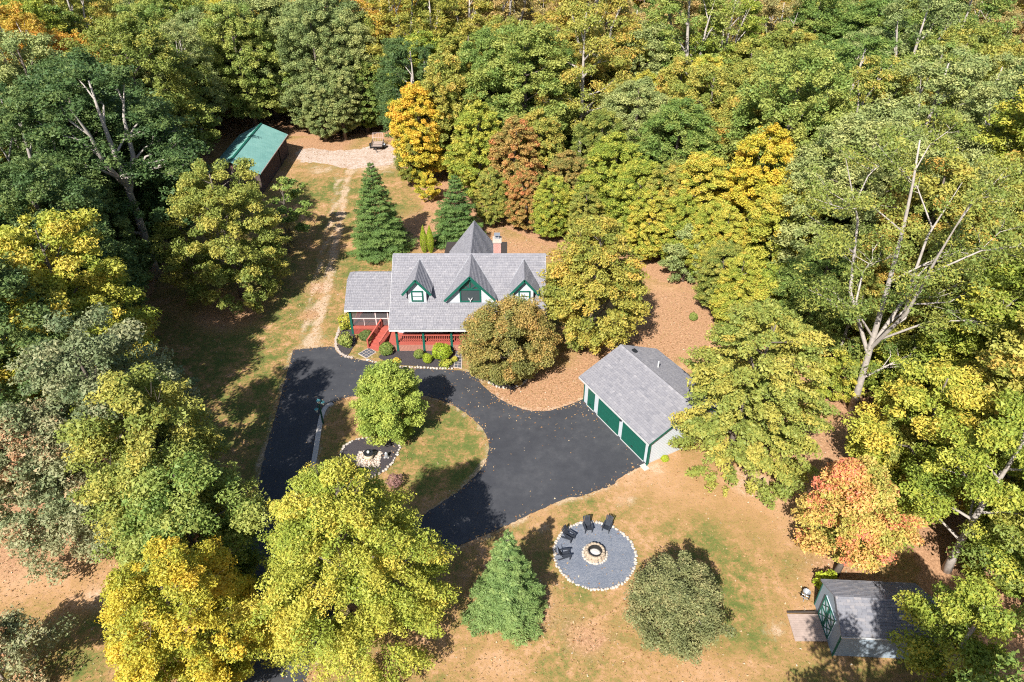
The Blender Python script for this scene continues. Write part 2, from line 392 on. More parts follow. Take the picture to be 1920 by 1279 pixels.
YARD = [(-48.09, 108.86), (-34.50, 110.66), (-23.16, 109.88), (-18.10, 107.35), (-14.13, 90.63), (-10.89, 81.85), (0.00, 76.45), (3.12, 72.92), (15.18, 64.77), (19.92, 61.24), (19.14, 52.80), (24.25, 47.92), (25.72, 44.30), (26.88, 41.65), (25.67, 38.60), (25.37, 32.30), (26.03, 28.33), (22.46, 19.68), (-39.16, 19.68), (-45.58, 31.37), (-33.09, 32.30), (-27.13, 33.76), (-28.53, 41.01), (-35.04, 52.80), (-37.42, 62.53), (-39.20, 75.01), (-42.67, 91.59)]
GRAVEL_PAD = smooth_loop([(-32.78, 102.57), (-31.81, 104.92), (-27.89, 103.97), (-24.29, 104.44), (-20.72, 106.37), (-18.44, 105.64), (-17.16, 98.76), (-20.22, 97.26), (-23.95, 96.41), (-28.30, 98.54), (-31.13, 99.20)], 4)
TRACKS = [[(-23.48, 96.00), (-22.78, 89.69), (-21.62, 81.05), (-20.58, 72.24), (-19.51, 63.64), (-18.82, 56.42), (-18.44, 51.94)], [(-25.10, 96.00), (-23.95, 89.69), (-22.83, 81.05), (-21.71, 70.91), (-20.65, 61.99), (-19.95, 55.49), (-19.46, 51.52)]]
GREEN_SPOTS = [((-4.44, 38.02), 5), ((-24.43, 87.85), 6), ((-15.87, 67.13), 4), ((-22.19, 41.65), 5), ((1.25, 23.46), 3), ((12.77, 28.74), 3), ((4.41, 32.30), 2), ((-13.42, 52.80), 2), ((-26.11, 47.92), 9), ((-23.92, 56.42), 7), ((-20.89, 84.35), 6), ((-4.23, 41.01), 4), ((-2.32, 35.29), 4), ((-25.26, 23.46), 3), ((13.37, 24.50), 3)]
DRY_SPOTS = [((15.94, 32.78), 4), ((18.62, 34.26), 4), ((11.21, 35.29), 3), ((16.44, 24.15), 2.0), ((2.21, 32.30), 2), ((-30.60, 27.92), 3.5), ((-25.74, 26.35), 3), ((21.79, 39.19), 3), ((-0.60, 21.81), 2), ((24.06, 39.78), 3), ((11.00, 21.18), 3)]
LITTER_SPOTS = [((3.12, 44.65), 3.2), ((0.00, 45.35), 2.5), ((5.43, 45.71), 2.5), ((16.16, 59.37), 6), ((16.77, 54.57), 4), ((11.93, 52.80), 4), ((23.85, 39.19), 4), ((-11.15, 77.94), 5), ((1.83, 70.91), 4), ((-33.23, 105.64), 5), ((-29.64, 104.44), 5), ((8.95, 48.69), 3), ((-20.11, 62.53), 2.0), ((-19.73, 57.38), 1.6), ((-27.88, 57.38), 4), ((20.97, 25.97), 3), ((4.31, 22.79), 1.5), ((25.13, 53.67), 5), ((-6.20, 72.24), 5), ((1.29, 25.22), 2), ((-32.00, 29.16), 3), ((9.43, 25.59), 2.5)]
DIRT_SPOTS = [((-17.62, 98.11), 3), ((-27.72, 96.00), 2.5), ((-31.77, 99.86), 2), ((-20.89, 96.62), 3), ((10.81, 36.35), 1.0), ((17.48, 34.26), 1.6), ((2.13, 41.65), 1.2), ((-18.29, 52.37), 1.6), ((7.88, 33.51), 1.0), ((16.88, 35.55), 1.2), ((15.43, 23.46), .9), ((2.16, 31.14), .8), ((-25.37, 25.59), 1.5)]

# ------------------------------------------------------------------ ground
def build_ground(trees):
    ax = lambda a, b, s, far: np.concatenate([-np.array(far)[::-1] + a, np.arange(a, b + .01, s), np.array(far) + b])
    far = [5, 15, 40, 100, 300, 900, 2500]
    xs, ys = ax(-62, 62, .6, far), ax(9, 122, .6, far)
    X, Y = np.meshgrid(xs, ys); nx, ny = len(xs), len(ys)
    out = ~in_poly(YARD, X, Y)
    lit = np.where(out, .85, .0)
    for (cx, cy), s in LITTER_SPOTS: lit += .75 * np.exp(-((X - cx) ** 2 + (Y - cy) ** 2) / (s * s))
    for x, y, r in trees: lit += .30 * np.exp(-((X - x) ** 2 + (Y - y) ** 2) / (r * r * .8))
    gsum = lambda L: sum(np.exp(-((X - c[0]) ** 2 + (Y - c[1]) ** 2) / (s * s)) for c, s in L)
    dirt = gsum(DIRT_SPOTS) * .55
    for tr in TRACKS:
        for (xa, ya), (xb, yb) in zip(tr, tr[1:]):
            L2 = (xb - xa) ** 2 + (yb - ya) ** 2; s = np.clip(((X - xa) * (xb - xa) + (Y - ya) * (yb - ya)) / L2, 0, 1)
            d = np.hypot(X - xa - s * (xb - xa), Y - ya - s * (yb - ya)); w = .60 if tr is TRACKS[0] else .45
            dirt = np.maximum(dirt, (.80 if tr is TRACKS[0] else .55) * np.exp(-(d / w) ** 2))
    for loop in (DRIVE, ISLAND):            # thin worn strip beside the asphalt edge
        d = np.full(X.shape, 9.)
        for (xa, ya), (xb, yb) in zip(loop, loop[1:] + loop[:1]):
            L2 = (xb - xa) ** 2 + (yb - ya) ** 2 + 1e-9; s = np.clip(((X - xa) * (xb - xa) + (Y - ya) * (yb - ya)) / L2, 0, 1)
            d = np.minimum(d, np.hypot(X - xa - s * (xb - xa), Y - ya - s * (yb - ya)))
        dirt = np.maximum(dirt, .58 * np.exp(-(d / .45) ** 2))
    V = np.stack([X, Y, np.zeros_like(X)], -1).reshape(-1, 3)
    idx = np.arange(nx * ny).reshape(ny, nx); F = np.stack([idx[:-1, :-1], idx[:-1, 1:], idx[1:, 1:], idx[1:, :-1]], -1).reshape(-1, 4)
    me = quad_mesh('ground', V, F)
    for n, a in (('litter', np.clip(lit, 0, 1)), ('dirt', np.clip(dirt, 0, 1)), ('green', np.clip(gsum(GREEN_SPOTS), 0, 1)), ('dry', np.clip(gsum(DRY_SPOTS), 0, 1))):
        me.attributes.new(n, 'FLOAT', 'POINT').data.foreach_set('value', a.astype(np.float32).ravel())
    me.materials.append(M['lawn']); tag(put('ground', me), kind='structure')
def quad_mesh(name, V, F, tint=None):
    me = bpy.data.meshes.new(name); k = F.shape[1]
    me.vertices.add(len(V)); me.vertices.foreach_set('co', V.astype(np.float32).ravel())
    me.loops.add(F.size); me.loops.foreach_set('vertex_index', F.astype(np.int32).ravel())
    me.polygons.add(len(F)); me.polygons.foreach_set('loop_start', np.arange(0, F.size, k, dtype=np.int32))
    me.update(calc_edges=True)
    if tint is not None: me.attributes.new('tint', 'FLOAT', 'FACE').data.foreach_set('value', tint.astype(np.float32))
    return me

drive = tag(MB().prism(jitter(resample(DRIVE, .3), .05), -.02, .035, [jitter(resample(ISLAND, .3), .05)]).build('driveway', 'asphalt'), kind='structure')
tag(MB().prism(jitter(resample(GRAVEL_PAD, .5), .3), -.02, .012).build('gravel_pad', 'pad_gravel'), kind='structure')

def stone_mesh(seed, rough=.25, sub=1):
    r = random.Random(seed); bm = bmesh.new(); bmesh.ops.create_icosphere(bm, subdivisions=sub, radius=.5)
    for v in bm.verts: v.co *= 1 + r.uniform(-rough, rough)
    me = bpy.data.meshes.new('stone'); bm.to_mesh(me); bm.free(); return me
STONES = [stone_mesh(i) for i in range(5)]
for s in STONES: s.materials.append(M['white_stone'])
FSTONES = [stone_mesh(i + 20, .18) for i in range(5)]
for s in FSTONES: s.materials.append(M['fire_stone'])
def stones(parent, loop, step, size, z, closed=True, meshes=STONES, off=(0, 0), name='stone'):
    for x, y in resample(loop, step, closed):
        o = put(name, random.choice(meshes), parent, (x - off[0] + random.uniform(-.05, .05), y - off[1] + random.uniform(-.05, .05), z), random.uniform(0, 6))
        s = size * random.uniform(.75, 1.25); o.scale = (s * random.uniform(.9, 1.4), s, s * random.uniform(.5, .8))

# concrete kerb along the left side of the turning island
KERB = smooth_loop([(-14.78, 43.75), (-15.21, 43.28), (-15.32, 42.42), (-15.22, 41.01), (-14.86, 38.02), (-14.55, 35.03), (-14.21, 32.06)], 6, False)
kb = MB(); w = .2
for (xa, ya), (xb, yb) in zip(KERB, KERB[1:]): kb.bar((xa, ya, .06), (xb, yb, .06), .38, .16)
tag(kb.build('concrete_kerb', 'concrete'), 'pale concrete kerb strip curving up to the lamp post', 'kerb')

# ------------------------------------------------------------------ planting beds
front_bed = tag(MB().prism(smooth_loop([(-12.01, 50.45), (-11.37, 49.72), (-10.05, 49.16), (-8.03, 48.93), (-5.84, 48.69), (-5.19, 48.85), (-5.20, 51.10), (-5.62, 52.11), (-7.87, 51.94), (-10.49, 51.35)], 4), -.02, .06).build('front_bed', 'mulch'), kind='structure')
stones(front_bed, smooth_loop([(-12.91, 49.80), (-11.77, 49.24), (-10.39, 48.85), (-8.48, 48.69), (-6.58, 48.54), (-5.17, 48.54)], 4, False), .27, .24, .08, False)
side_bed = tag(MB().prism(smooth_loop([(-16.06, 52.80), (-15.99, 51.77), (-15.48, 50.94), (-14.88, 50.61), (-14.67, 51.52), (-14.51, 52.80), (-14.91, 53.85), (-15.86, 56.42), (-16.36, 57.38), (-16.26, 54.57)], 4), -.02, .05).build('side_bed', 'mulch'), kind='structure')
for x, y in resample(smooth_loop([(-16.42, 57.97), (-16.47, 55.86), (-16.45, 53.50), (-16.26, 52.11), (-15.74, 51.02), (-15.03, 50.36), (-14.41, 50.12)], 4, False), .3, False):
    o = MB().box(-.14, .14, -.1, .1, -.05, .13).build('edging_block', 'mortar', side_bed, (x, y, 0)); o.rotation_euler.z = random.uniform(0, 3)
# two paved paths of dark slate squares
def paved(name, label, quad, nu, nv, gap=.09):
    A, B, Cc, D = [Vector(p) for p in quad]                     # A..B across, A..D along
    st = tag(MB().prism([tuple(p) for p in (A, B, Cc, D)], -.02, .05).build(name, 'mortar'), kind='structure')
    for i in range(nu):
        for j in range(nv):
            q = []
            for a, b in ((i + gap, j + gap), (i + 1 - gap, j + gap), (i + 1 - gap, j + 1 - gap), (i + gap, j + 1 - gap)):
                a, b = (a + .18) / (nu + .36), (b + .18) / (nv + .36)
                q.append(tuple((A.lerp(B, a)).lerp(D.lerp(Cc, a), b)))
            MB().prism(q, .03, .066 + random.uniform(0, .008)).build('paving_slab', 'slate', st)
paved('stair_landing', '', [(-13.10, 51.77), (-12.34, 51.02), (-13.09, 50.04), (-14.00, 50.77)], 3, 4)
paved('slate_path', '', [(-4.55, 52.37), (-5.19, 52.37), (-5.18, 48.69), (-4.42, 48.54)], 2, 9)

# ------------------------------------------------------------------ house
HX, HY = -3.9, 56.3
house = thing('house', 'grey shingled house with three gabled dormers, green trim and red porch', 'house', (HX, HY))
def L(x, y, z=None): return (x - HX, y - HY) if z is None else (x - HX, y - HY, z)
def hb(name, mat, mb, parent=house): return mb.build(name, mat, parent)
XL, XR, YE, ZE, YR, ZR = -10.86, 3.06, 50.54, 2.85, 56.3, 7.3
SL = (ZR - ZE) / (YR - YE); YB = 2 * YR - YE - 1.2; ZB = ZR - SL * (YB - YR)
zroof = lambda y: ZE + SL * (y - YE)
WF, WB = 53.0, YB - .45
# walls of the main block with gable ends
mb = MB(); wx0, wx1 = XL + .35, XR - .35
for x in (wx0, wx1): mb.face([L(x, WF, .0), L(x, WB, 0), L(x, WB, zroof(2 * YR - WB) - .2), L(x, YR, ZR - .2), L(x, WF, zroof(WF) - .2)])
for y in (WF, WB): mb.face([L(wx0, y, 0), L(wx1, y, 0), L(wx1, y, 4.2), L(wx0, y, 4.2)])
hb('wall', 'grey_siding', mb)
sid = MB()
for i in range(18): sid.bar(L(wx0 - .004, WF + .1, .5 + i * .2), L(wx0 - .004, WB - .1, .5 + i * .2), .02, .03)
tag(hb('clapboard', 'white_siding', sid), kind='stuff')
# main roof
rf = MB(); rf.slab([L(XL, YE, ZE), L(XR, YE, ZE), L(XR, YR, ZR), L(XL, YR, ZR)], .14); rf.slab([L(XL, YB, ZB), L(XL, YR, ZR), L(XR, YR, ZR), L(XR, YB, ZB)], .14)
roof = hb('roof', 'shingle_dark', rf)
sh = MB(); shingles(sh, [L(XL, YE - .02, ZE), L(XR, YE - .02, ZE), L(XR, YR, ZR), L(XL, YR, ZR)]); shingles(sh, [L(XL, YB, ZB), L(XR, YB, ZB), L(XR, YR, ZR), L(XL, YR, ZR)])
tag(hb('shingles', 'shingle', sh, roof), kind='stuff')
cap = MB(); x = XL
while x < XR:
    cap.slab([L(x, YR - .17, ZR - .09), L(x + .28, YR - .17, ZR - .09), L(x + .28, YR, ZR + .055), L(x, YR, ZR + .055)], .02, random.uniform(.15, .45))
    cap.slab([L(x, YR + .17, ZR - .09), L(x, YR, ZR + .055), L(x + .28, YR, ZR + .055), L(x + .28, YR + .17, ZR - .09)], .02, random.uniform(.15, .45)); x += .29
tag(hb('ridge_cap', 'shingle', cap, roof), kind='stuff')
hb('fascia', 'white_trim', MB().box(XL - HX, XR - HX, YE - .06 - HY, YE - .025 - HY, ZE - .2, ZE - .01), roof)
for x in (XL, XR): hb('rake_board', 'white_trim', MB().bar(L(x, YE + .02, ZE - .1), L(x, YR, ZR - .1), .05, .18), roof)
# dormers
def gable_roof(parent, xc, half, ypk, zpk, ze, yback, ov=.0):
    """two roof planes meeting on a ridge that runs back into the main roof"""
    out = MB(); sg = MB(); capm = MB()
    for s in (-1, 1):
        xe = xc + s * half; ye_back = YE + (ze - ZE) / SL
        P = [L(xe, ypk, ze), L(xc, ypk, zpk), L(xc, yback, zpk), L(xe, ye_back, ze)]
        out.slab(P, .12); shingles(sg, P)
    y = ypk
    while y < yback - .1:
        for s in (-1, 1): capm.slab([L(xc, y, zpk + .05), L(xc + s * .13, y, zpk - .10), L(xc + s * .13, y + .27, zpk - .10), L(xc, y + .27, zpk + .05)], .02, random.uniform(.2, .6))
        y += .28
    r = hb('dormer_roof', 'shingle_dark', out, parent); tag(hb('shingles', 'shingle', sg, r if parent is house else parent), kind='stuff'); tag(hb('ridge_cap', 'shingle', capm, r if parent is house else parent), kind='stuff')
    for s in (-1, 1):
        hb('bargeboard', 'green_trim', MB().bar(L(xc, ypk - .03, zpk - .10), L(xc + s * (half + .02), ypk - .03, ze - .10), .06, .20), r if parent is house else parent)
    # dark valley line where the dormer meets the main roof
    for s in (-1, 1): hb('valley_flashing', 'flashing', MB().bar(L(xc + s * half, YE + (ze - ZE) / SL, ze + .02), L(xc, yback, zpk + .03), .10, .04), r if parent is house else parent)
    return r
def dormer(xc, hw, half, yw, zb, zpk, ze, wx, wz0, wz1, big=False):
    mb = MB(); bk = YE + (zpk - ZE) / SL; slp = (zpk - ze) / half; zt = zpk - slp * hw - .12; yt = YE + (zt - ZE) / SL
    mb.face([L(xc - hw, yw, zb), L(xc + hw, yw, zb), L(xc + hw, yw, zt), L(xc, yw, zpk - .12), L(xc - hw, yw, zt)])
    for s in (-1, 1): mb.face([L(xc + s * hw, yw, zb - .1), L(xc + s * hw, yt, zt), L(xc + s * hw, yw, zt)])
    d = hb('dormer', 'white_siding', mb)
    cb = MB(); z = zb + .1
    while z < zpk - .4:
        w = min(hw, (zpk - .2 - z) / slp); cb.bar(L(xc - w, yw - .006, z), L(xc + w, yw - .006, z), .02, .018); z += .16
    tag(hb('clapboard', 'white_trim', cb, d), kind='stuff')
    hb('sill_flashing', 'flashing', MB().bar(L(xc - hw - .05, yw - .05, zb + .02), L(xc + hw + .05, yw - .05, zb + .02), .1, .06), d)
    for s in (-1, 1): hb('corner_board', 'white_trim', MB().bar(L(xc + s * (hw - .05), yw - .018, zb), L(xc + s * (hw - .05), yw - .018, zt - .02), .09, .03, (0, 1, 0)), d)
    # window
    fw = .12 if not big else .13
    fr = MB(); fr.bar(L(xc - wx, yw - .06, wz0 - .001), L(xc - wx, yw - .06, wz1 + .001), fw, .06, (0, 1, 0)); fr.bar(L(xc + wx, yw - .06, wz0 - .001), L(xc + wx, yw - .06, wz1 + .001), fw, .06, (0, 1, 0))
    fr.bar(L(xc - wx - fw / 2, yw - .062, wz0), L(xc + wx + fw / 2, yw - .062, wz0), .062, fw); fr.bar(L(xc - wx - fw / 2, yw - .062, wz1), L(xc + wx + fw / 2, yw - .062, wz1), .062, fw)
    hb('window_frame', 'green_trim', fr, d)
    hb('pane', 'pane' if big else 'pale_blind', mbq([L(xc - wx, yw - .034, wz0), L(xc + wx, yw - .034, wz0), L(xc + wx, yw - .034, wz1), L(xc - wx, yw - .034, wz1)]), d)
    if not big: hb('sash_bar', 'green_trim', MB().bar(L(xc - wx, yw - .06, (wz0 + wz1) / 2), L(xc + wx, yw - .06, (wz0 + wz1) / 2), .03, .05), d)
    else:
        g = MB(); top = zpk - .55
        for s in (-1, 1):
            g.bar(L(xc, yw - .07, wz1 + .02), L(xc + s * wx * .62, yw - .07, wz1 + (top - wz1) * .42), .05, .09); g.bar(L(xc + s * wx * .95, yw - .07, wz1 + .06), L(xc, yw - .072, top), .05, .11)
        g.bar(L(xc, yw - .075, wz1), L(xc, yw - .075, top), .11, .05, (0, 1, 0)); hb('gable_truss', 'green_trim', g, d)
        q = [L(xc - wx * .8, yw - .034, wz1 + .08), L(xc + wx * .8, yw - .034, wz1 + .08), L(xc, yw - .034, top - .1)]
        hb('gable_pane', 'pane', mbq(q), d)
        an = MB()                                            # pale antlers standing in the window
        an.tube([L(xc, yw - .2, wz0 + .05), L(xc, yw - .2, wz0 + .22)], .05, 6)
        for s in (-1, 1):
            an.tube([L(xc, yw - .2, wz0 + .2), L(xc + s * .12, yw - .2, wz0 + .3), L(xc + s * .2, yw - .2, wz0 + .48)], [.04, .03, .015], 5); an.tube([L(xc + s * .1, yw - .2, wz0 + .28), L(xc + s * .08, yw - .2, wz0 + .45)], [.025, .012], 5)
        hb('antlers', 'white_trim', an, d)
    gable_roof(d, xc, half, yw - .38, zpk, ze, bk)
def mbq(pts):
    m = MB(); m.face(pts); return m
dormer(-8.40, .80, 1.26, 52.53, 4.39, 6.98, 5.50, .47, 4.62, 5.58)
dormer(1.09, .80, 1.26, 52.53, 4.39, 6.98, 5.50, .47, 4.62, 5.58)
dormer(-3.69, 2.1, 2.28, 52.53, 4.39, 7.30, 4.86, .88, 4.56, 5.78, True)
# rear wing: steep gable running back from the main ridge
wr = MB(); ws = MB(); wxc, wyb, whalf, wze = -3.75, 63.3, 3.4, 2.85
for s in (-1, 1):
    P = [L(wxc, YR - .3, ZR), L(wxc, wyb, ZR), L(wxc + s * whalf, wyb, wze), L(wxc + s * whalf, YR - .3, wze)]
    wr.slab(P, .14); shingles(ws, P)
rw = hb('rear_roof', 'shingle_dark', wr); tag(hb('shingles', 'shingle', ws, rw), kind='stuff')
cm = MB(); y = YR
while y < wyb - .1:
    for s in (-1, 1): cm.slab([L(wxc, y, ZR + .06), L(wxc + s * .14, y, ZR - .12), L(wxc + s * .14, y + .27, ZR - .12), L(wxc, y + .27, ZR + .06)], .02, random.uniform(.2, .6))
    y += .28
tag(hb('ridge_cap', 'shingle', cm, rw), kind='stuff')
hb('rear_wall', 'grey_siding', MB().box(wxc - 3.0 - HX, wxc + 3.0 - HX, .2, wyb - .4 - HY, 0, 2.8))
hb('rear_porch_roof', 'dark_wood', MB().slab([L(-6.9, 62.9, 3.9), L(-.5, 62.9, 3.9), L(-.5, 66.2, 3.5), L(-6.9, 66.2, 3.5)], .25))
for x in (-6.6, -.8): hb('porch_post', 'dark_wood', MB().box(x - .08 - HX, x + .08 - HX, 65.8 - HY, 65.96 - HY, 0, 3.3))
# chimney
ch = hb('chimney', 'brick', MB().box(-1.72 - HX, -1.02 - HX, 57.2 - HY, 57.9 - HY, 5.5, 7.95))
hb('crown', 'white_stone', MB().box(-1.78 - HX, -.96 - HX, 57.14 - HY, 57.96 - HY, 7.95, 8.25), ch)
hb('flue_cap', 'galvanised', MB().box(-1.6 - HX, -1.14 - HX, 57.32 - HY, 57.78 - HY, 8.25, 8.38).box(-1.65 - HX, -1.09 - HX, 57.27 - HY, 57.83 - HY, 8.62, 8.68).box(-1.55 - HX, -1.5 - HX, 57.37 - HY, 57.42 - HY, 8.38, 8.62).box(-1.24 - HX, -1.19 - HX, 57.37 - HY, 57.42 - HY, 8.38, 8.62).box(-1.55 - HX, -1.5 - HX, 57.7 - HY, 57.75 - HY, 8.38, 8.62).box(-1.24 - HX, -1.19 - HX, 57.7 - HY, 57.75 - HY, 8.38, 8.62), ch)
# front porch: deck, posts, railing, lattice skirt
DZ = .85; PX0, PX1, PY = -11.2, 2.6, 51.25
hb('porch_deck', 'red_deck', MB().box(PX0 - HX, PX1 - HX, PY - .08 - HY, WF - .02 - HY, DZ - .1, DZ))
def balustrade(parent, a, b, z0, z1, h=.9, step=.16):
    a, b = Vector(a), Vector(b); n = max(2, int((b - a).length / step))
    hb('handrail', 'red_deck', MB().bar(L(a.x, a.y, z0 + h), L(b.x, b.y, z1 + h), .14, .05), parent); hb('bottom_rail', 'red_deck', MB().bar(L(a.x, a.y, z0 + .1), L(b.x, b.y, z1 + .1), .06, .06), parent)
    for i in range(1, n):
        p = a.lerp(b, i / n); z = z0 + (z1 - z0) * i / n
        put('baluster', BAL, parent, (p.x - HX, p.y - HY, z + .12))
BAL = MB().box(-.022, .022, -.022, .022, 0, .76).mesh('baluster', 'red_deck')
posts = [-10.37, -7.98, -5.46, -2.95, -.45, 2.2]
for x in posts: hb('porch_post', 'green_trim', MB().box(x - .1 - HX, x + .1 - HX, PY - .1 - HY, PY + .1 - HY, 0, 2.75))
hb('header_beam', 'dark_wood', MB().box(-10.6 - HX, PX1 - HX, PY - .07 - HY, PY + .07 - HY, 2.5, 2.75))
for a, b in zip(posts, posts[1:]): balustrade(house, (a + .1, PY), (b - .1, PY), DZ, DZ)
def lattice(mb, x0, x1, y, z0, z1, step=.13):
    w, h = x1 - x0, z1 - z0; k = 0
    for s in (-1, 1):
        u = -h
        while u < w:
            a, b = max(0, -u), min(h, w - u)
            if b > a:
                if s > 0: mb.bar(L(x0 + u + a, y, z0 + a), L(x0 + u + b, y, z0 + b), .012, .035)
                else: mb.bar(L(x1 - u - a, y - .012, z0 + a), L(x1 - u - b, y - .012, z0 + b), .012, .035)
            u += step
lt = MB(); lattice(lt, PX0, PX1, PY - .05, .03, DZ - .1); tag(hb('lattice', 'red_pale', lt), kind='stuff')
hb('skirt', 'red_pale', MB().box(PX0 - HX, PX1 - HX, PY + .02 - HY, PY + .06 - HY, 0, DZ - .1))
hb('front_door', 'dark_wood', MB().box(-6.4 - HX, -5.4 - HX, WF - .05 - HY, WF - .01 - HY, DZ, DZ + 2.0))
for x in (-9.2, -3.4, -.6): hb('porch_window', 'pane', MB().box(x - .55 - HX, x + .55 - HX, WF - .04 - HY, WF - .01 - HY, DZ + .6, DZ + 1.8))
# stairs down from the deck to the slate landing
SA, SB = Vector((-11.65, 53.6)), Vector((-12.62, 51.4)); sd = (SB - SA).normalized(); sp = Vector((-sd.y, sd.x)) * .62
sm_ = MB()
for s in (-1, 1):
    a, b = SA + sp * s, SB + sp * s; sm_.bar(L(a.x, a.y, DZ - .1), L(b.x, b.y, .08), .05, .25)
st = hb('stair', 'red_deck', sm_)
for i in range(6):
    c = SA.lerp(SB, (i + .5) / 6); z = DZ - (i + .5) * DZ / 6.5; d = sd * .21
    q = [c + sp - d, c - sp - d, c - sp + d, c + sp + d]
    hb('step', 'red_deck', MB().prism([L(p.x, p.y) for p in q], 0 if i > 3 else z - .2, z), st)
for s in (-1, 1):
    a, b = SA + sp * s, SB + sp * s
    balustrade(st, a, b, DZ - .02, .1, .85, .17)
    for p, z in ((a, DZ), (b, .1)): hb('newel', 'red_deck', MB().box(p.x - .06 - HX, p.x + .06 - HX, p.y - .06 - HY, p.y + .06 - HY, 0, z + .95), st)
hb('stair_platform', 'red_deck', MB().prism([L(-12.5, 54.0), L(-12.0, 53.2), L(-11.0, 53.0), L(-10.2, 53.0), L(-10.2, 54.0)], DZ - .09, DZ + .002))
# screened side porch with a clipped-hip roof
SX0, SX1, SYE, SZE, SYR, SZR = -15.4, XL + .33, 53.6, 2.95, 56.9, 5.1
ssl = (SZR - SZE) / (SYR - SYE); ym, zm = 56.05, SZE + ssl * (56.05 - SYE); yb2 = 2 * SYR - SYE
so = MB(); ss = MB(); P1 = [L(SX0, SYE, SZE), L(SX1, SYE, SZE), L(SX1, SYR, SZR), L(SX0 + .75, SYR, SZR), L(SX0, ym, zm)]
P2 = [L(SX0, yb2, SZE), L(SX1, yb2, SZE), L(SX1, SYR, SZR), L(SX0 + .75, SYR, SZR), L(SX0, 2 * SYR - ym, zm)]
P3 = [L(SX0, ym, zm), L(SX0 + .75, SYR, SZR), L(SX0, 2 * SYR - ym, zm)]
for P in (P1, P2, P3): so.slab(P, .12); shingles(ss, P)
sr = hb('side_porch_roof', 'shingle_dark', so); tag(hb('shingles', 'shingle', ss, sr), kind='stuff')
hb('fascia', 'grey_siding', MB().box(SX0 - HX, -10.95 - HX, SYE - .06 - HY, SYE - .02 - HY, SZE - .16, SZE), sr)
SW = 54.05
hb('side_porch_deck', 'red_deck', MB().box(-15.0 - HX, wx0 - HX, SW - .05 - HY, yb2 - .5 - HY, DZ - .1, DZ - .003))
hb('band_board', 'red_deck', MB().box(-15.05 - HX, -12.6 - HX, SW - .1 - HY, SW - .055 - HY, DZ - .22, DZ + .06))
lt = MB(); lattice(lt, -15.0, -12.6, SW - .08, .03, DZ - .2); tag(hb('lattice', 'red_deck', lt), kind='stuff')
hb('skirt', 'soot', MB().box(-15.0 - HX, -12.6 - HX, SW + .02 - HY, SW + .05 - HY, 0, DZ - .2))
hb('corner_post', 'green_trim', MB().box(-15.12 - HX, -14.92 - HX, SW - .12 - HY, SW + .08 - HY, 0, 2.9))
for x0, x1 in ((-14.9, -12.75), (-12.65, -11.6), (-11.5, -10.6)):
    for z0, z1 in ((DZ + .1, DZ + .85), (DZ + .9, 2.8)): hb('insect_screen', 'screen', mbq([L(x0, SW, z0), L(x1, SW, z0), L(x1, SW, z1), L(x0, SW, z1)]))
for z0, z1 in ((DZ + .1, DZ + .85), (DZ + .9, 2.8)): hb('insect_screen', 'screen', mbq([L(-15.0, SW, z0), L(-15.0, yb2 - .6, z0), L(-15.0, yb2 - .6, z1), L(-15.0, SW, z1)]))
fr = MB()
for x in (-12.7, -11.55): fr.box(x - .05 - HX, x + .05 - HX, SW - .04 - HY, SW + .04 - HY, DZ, 2.85)
fr.box(-13.85 - HX, -13.8 - HX, SW - .03 - HY, SW + .03 - HY, DZ + .1, DZ + .86)
fr.box(-14.92 - HX, -10.6 - HX, SW - .045 - HY, SW + .035 - HY, DZ + .84, DZ + .92)
hb('screen_frame', 'screen_frame', fr)
hb('side_porch_inner_wall', 'wall_dim', MB().box(-14.8 - HX, wx0 - HX, yb2 - .8 - HY, yb2 - .75 - HY, DZ, 2.6))
tb = hb('porch_table', 'weathered_boards', MB().lathe([(.45, DZ + .70), (.45, DZ + .74)], 12, L(-13.6, 55.3)).lathe([(.04, DZ), (.04, DZ + .7)], 8, L(-13.6, 55.3)))
tag(tb, 'round wooden table inside the screened porch')

# ------------------------------------------------------------------ garage
gL, gR = Vector((5.44, 44.26)), Vector((9.84, 36.35)); gd = (gR - gL).normalized(); grz = math.atan2(gd.y, gd.x); GLEN = (gR - gL).length; GW = 7.9
gar = thing('garage', 'detached garage with two green roller doors and grey shingled roof', 'garage', (gL.x, gL.y), grz)
def gb(name, mat, mb, parent=gar): return mb.build(name, mat, parent)
# local frame: x along the front eave, y into the building; eave height 2.5
ov = .38; GE, GR = 2.5, 4.3; x0, x1, y0, y1 = ov, GLEN - ov, ov, GW - ov
gs = (GR - GE) / (GW / 2)
mb = MB(); zt = GE + gs * ov - .12
for x in (x0, x1): mb.face([(x, y0, 0), (x, y1, 0), (x, y1, zt), (x, GW / 2, GR - .16), (x, y0, zt)])
for y in (y0, y1): mb.face([(x0, y, 0), (x1, y, 0), (x1, y, zt), (x0, y, zt)])
gb('wall', 'white_siding', mb)
cl = MB()
for i in range(14): cl.bar((x1 + .006, y0 + .1, .2 + i * .17), (x1 + .006, y1 - .1, .2 + i * .17), .02, .015)
tag(gb('clapboard', 'white_trim', cl), kind='stuff')
gro = MB(); gsh = MB()
for P in ([(0, 0, GE), (GLEN, 0, GE), (GLEN, GW / 2, GR), (0, GW / 2, GR)], [(0, GW, GE), (GLEN, GW, GE), (GLEN, GW / 2, GR), (0, GW / 2, GR)]): gro.slab(P, .1); shingles(gsh, P, .19, .32)
gr = gb('roof', 'shingle_dark', gro); tag(gb('shingles', 'shingle', gsh, gr), kind='stuff')
gc = MB(); x = 0
while x < GLEN - .1:
    for s in (-1, 1): gc.slab([(x, GW / 2, GR + .045), (x + .28, GW / 2, GR + .045), (x + .28, GW / 2 + s * .17, GR - .035), (x, GW / 2 + s * .17, GR - .035)], .015, .4 + .4 * random.random())
    x += .29
tag(gb('ridge_cap', 'shingle', gc, gr), kind='stuff')
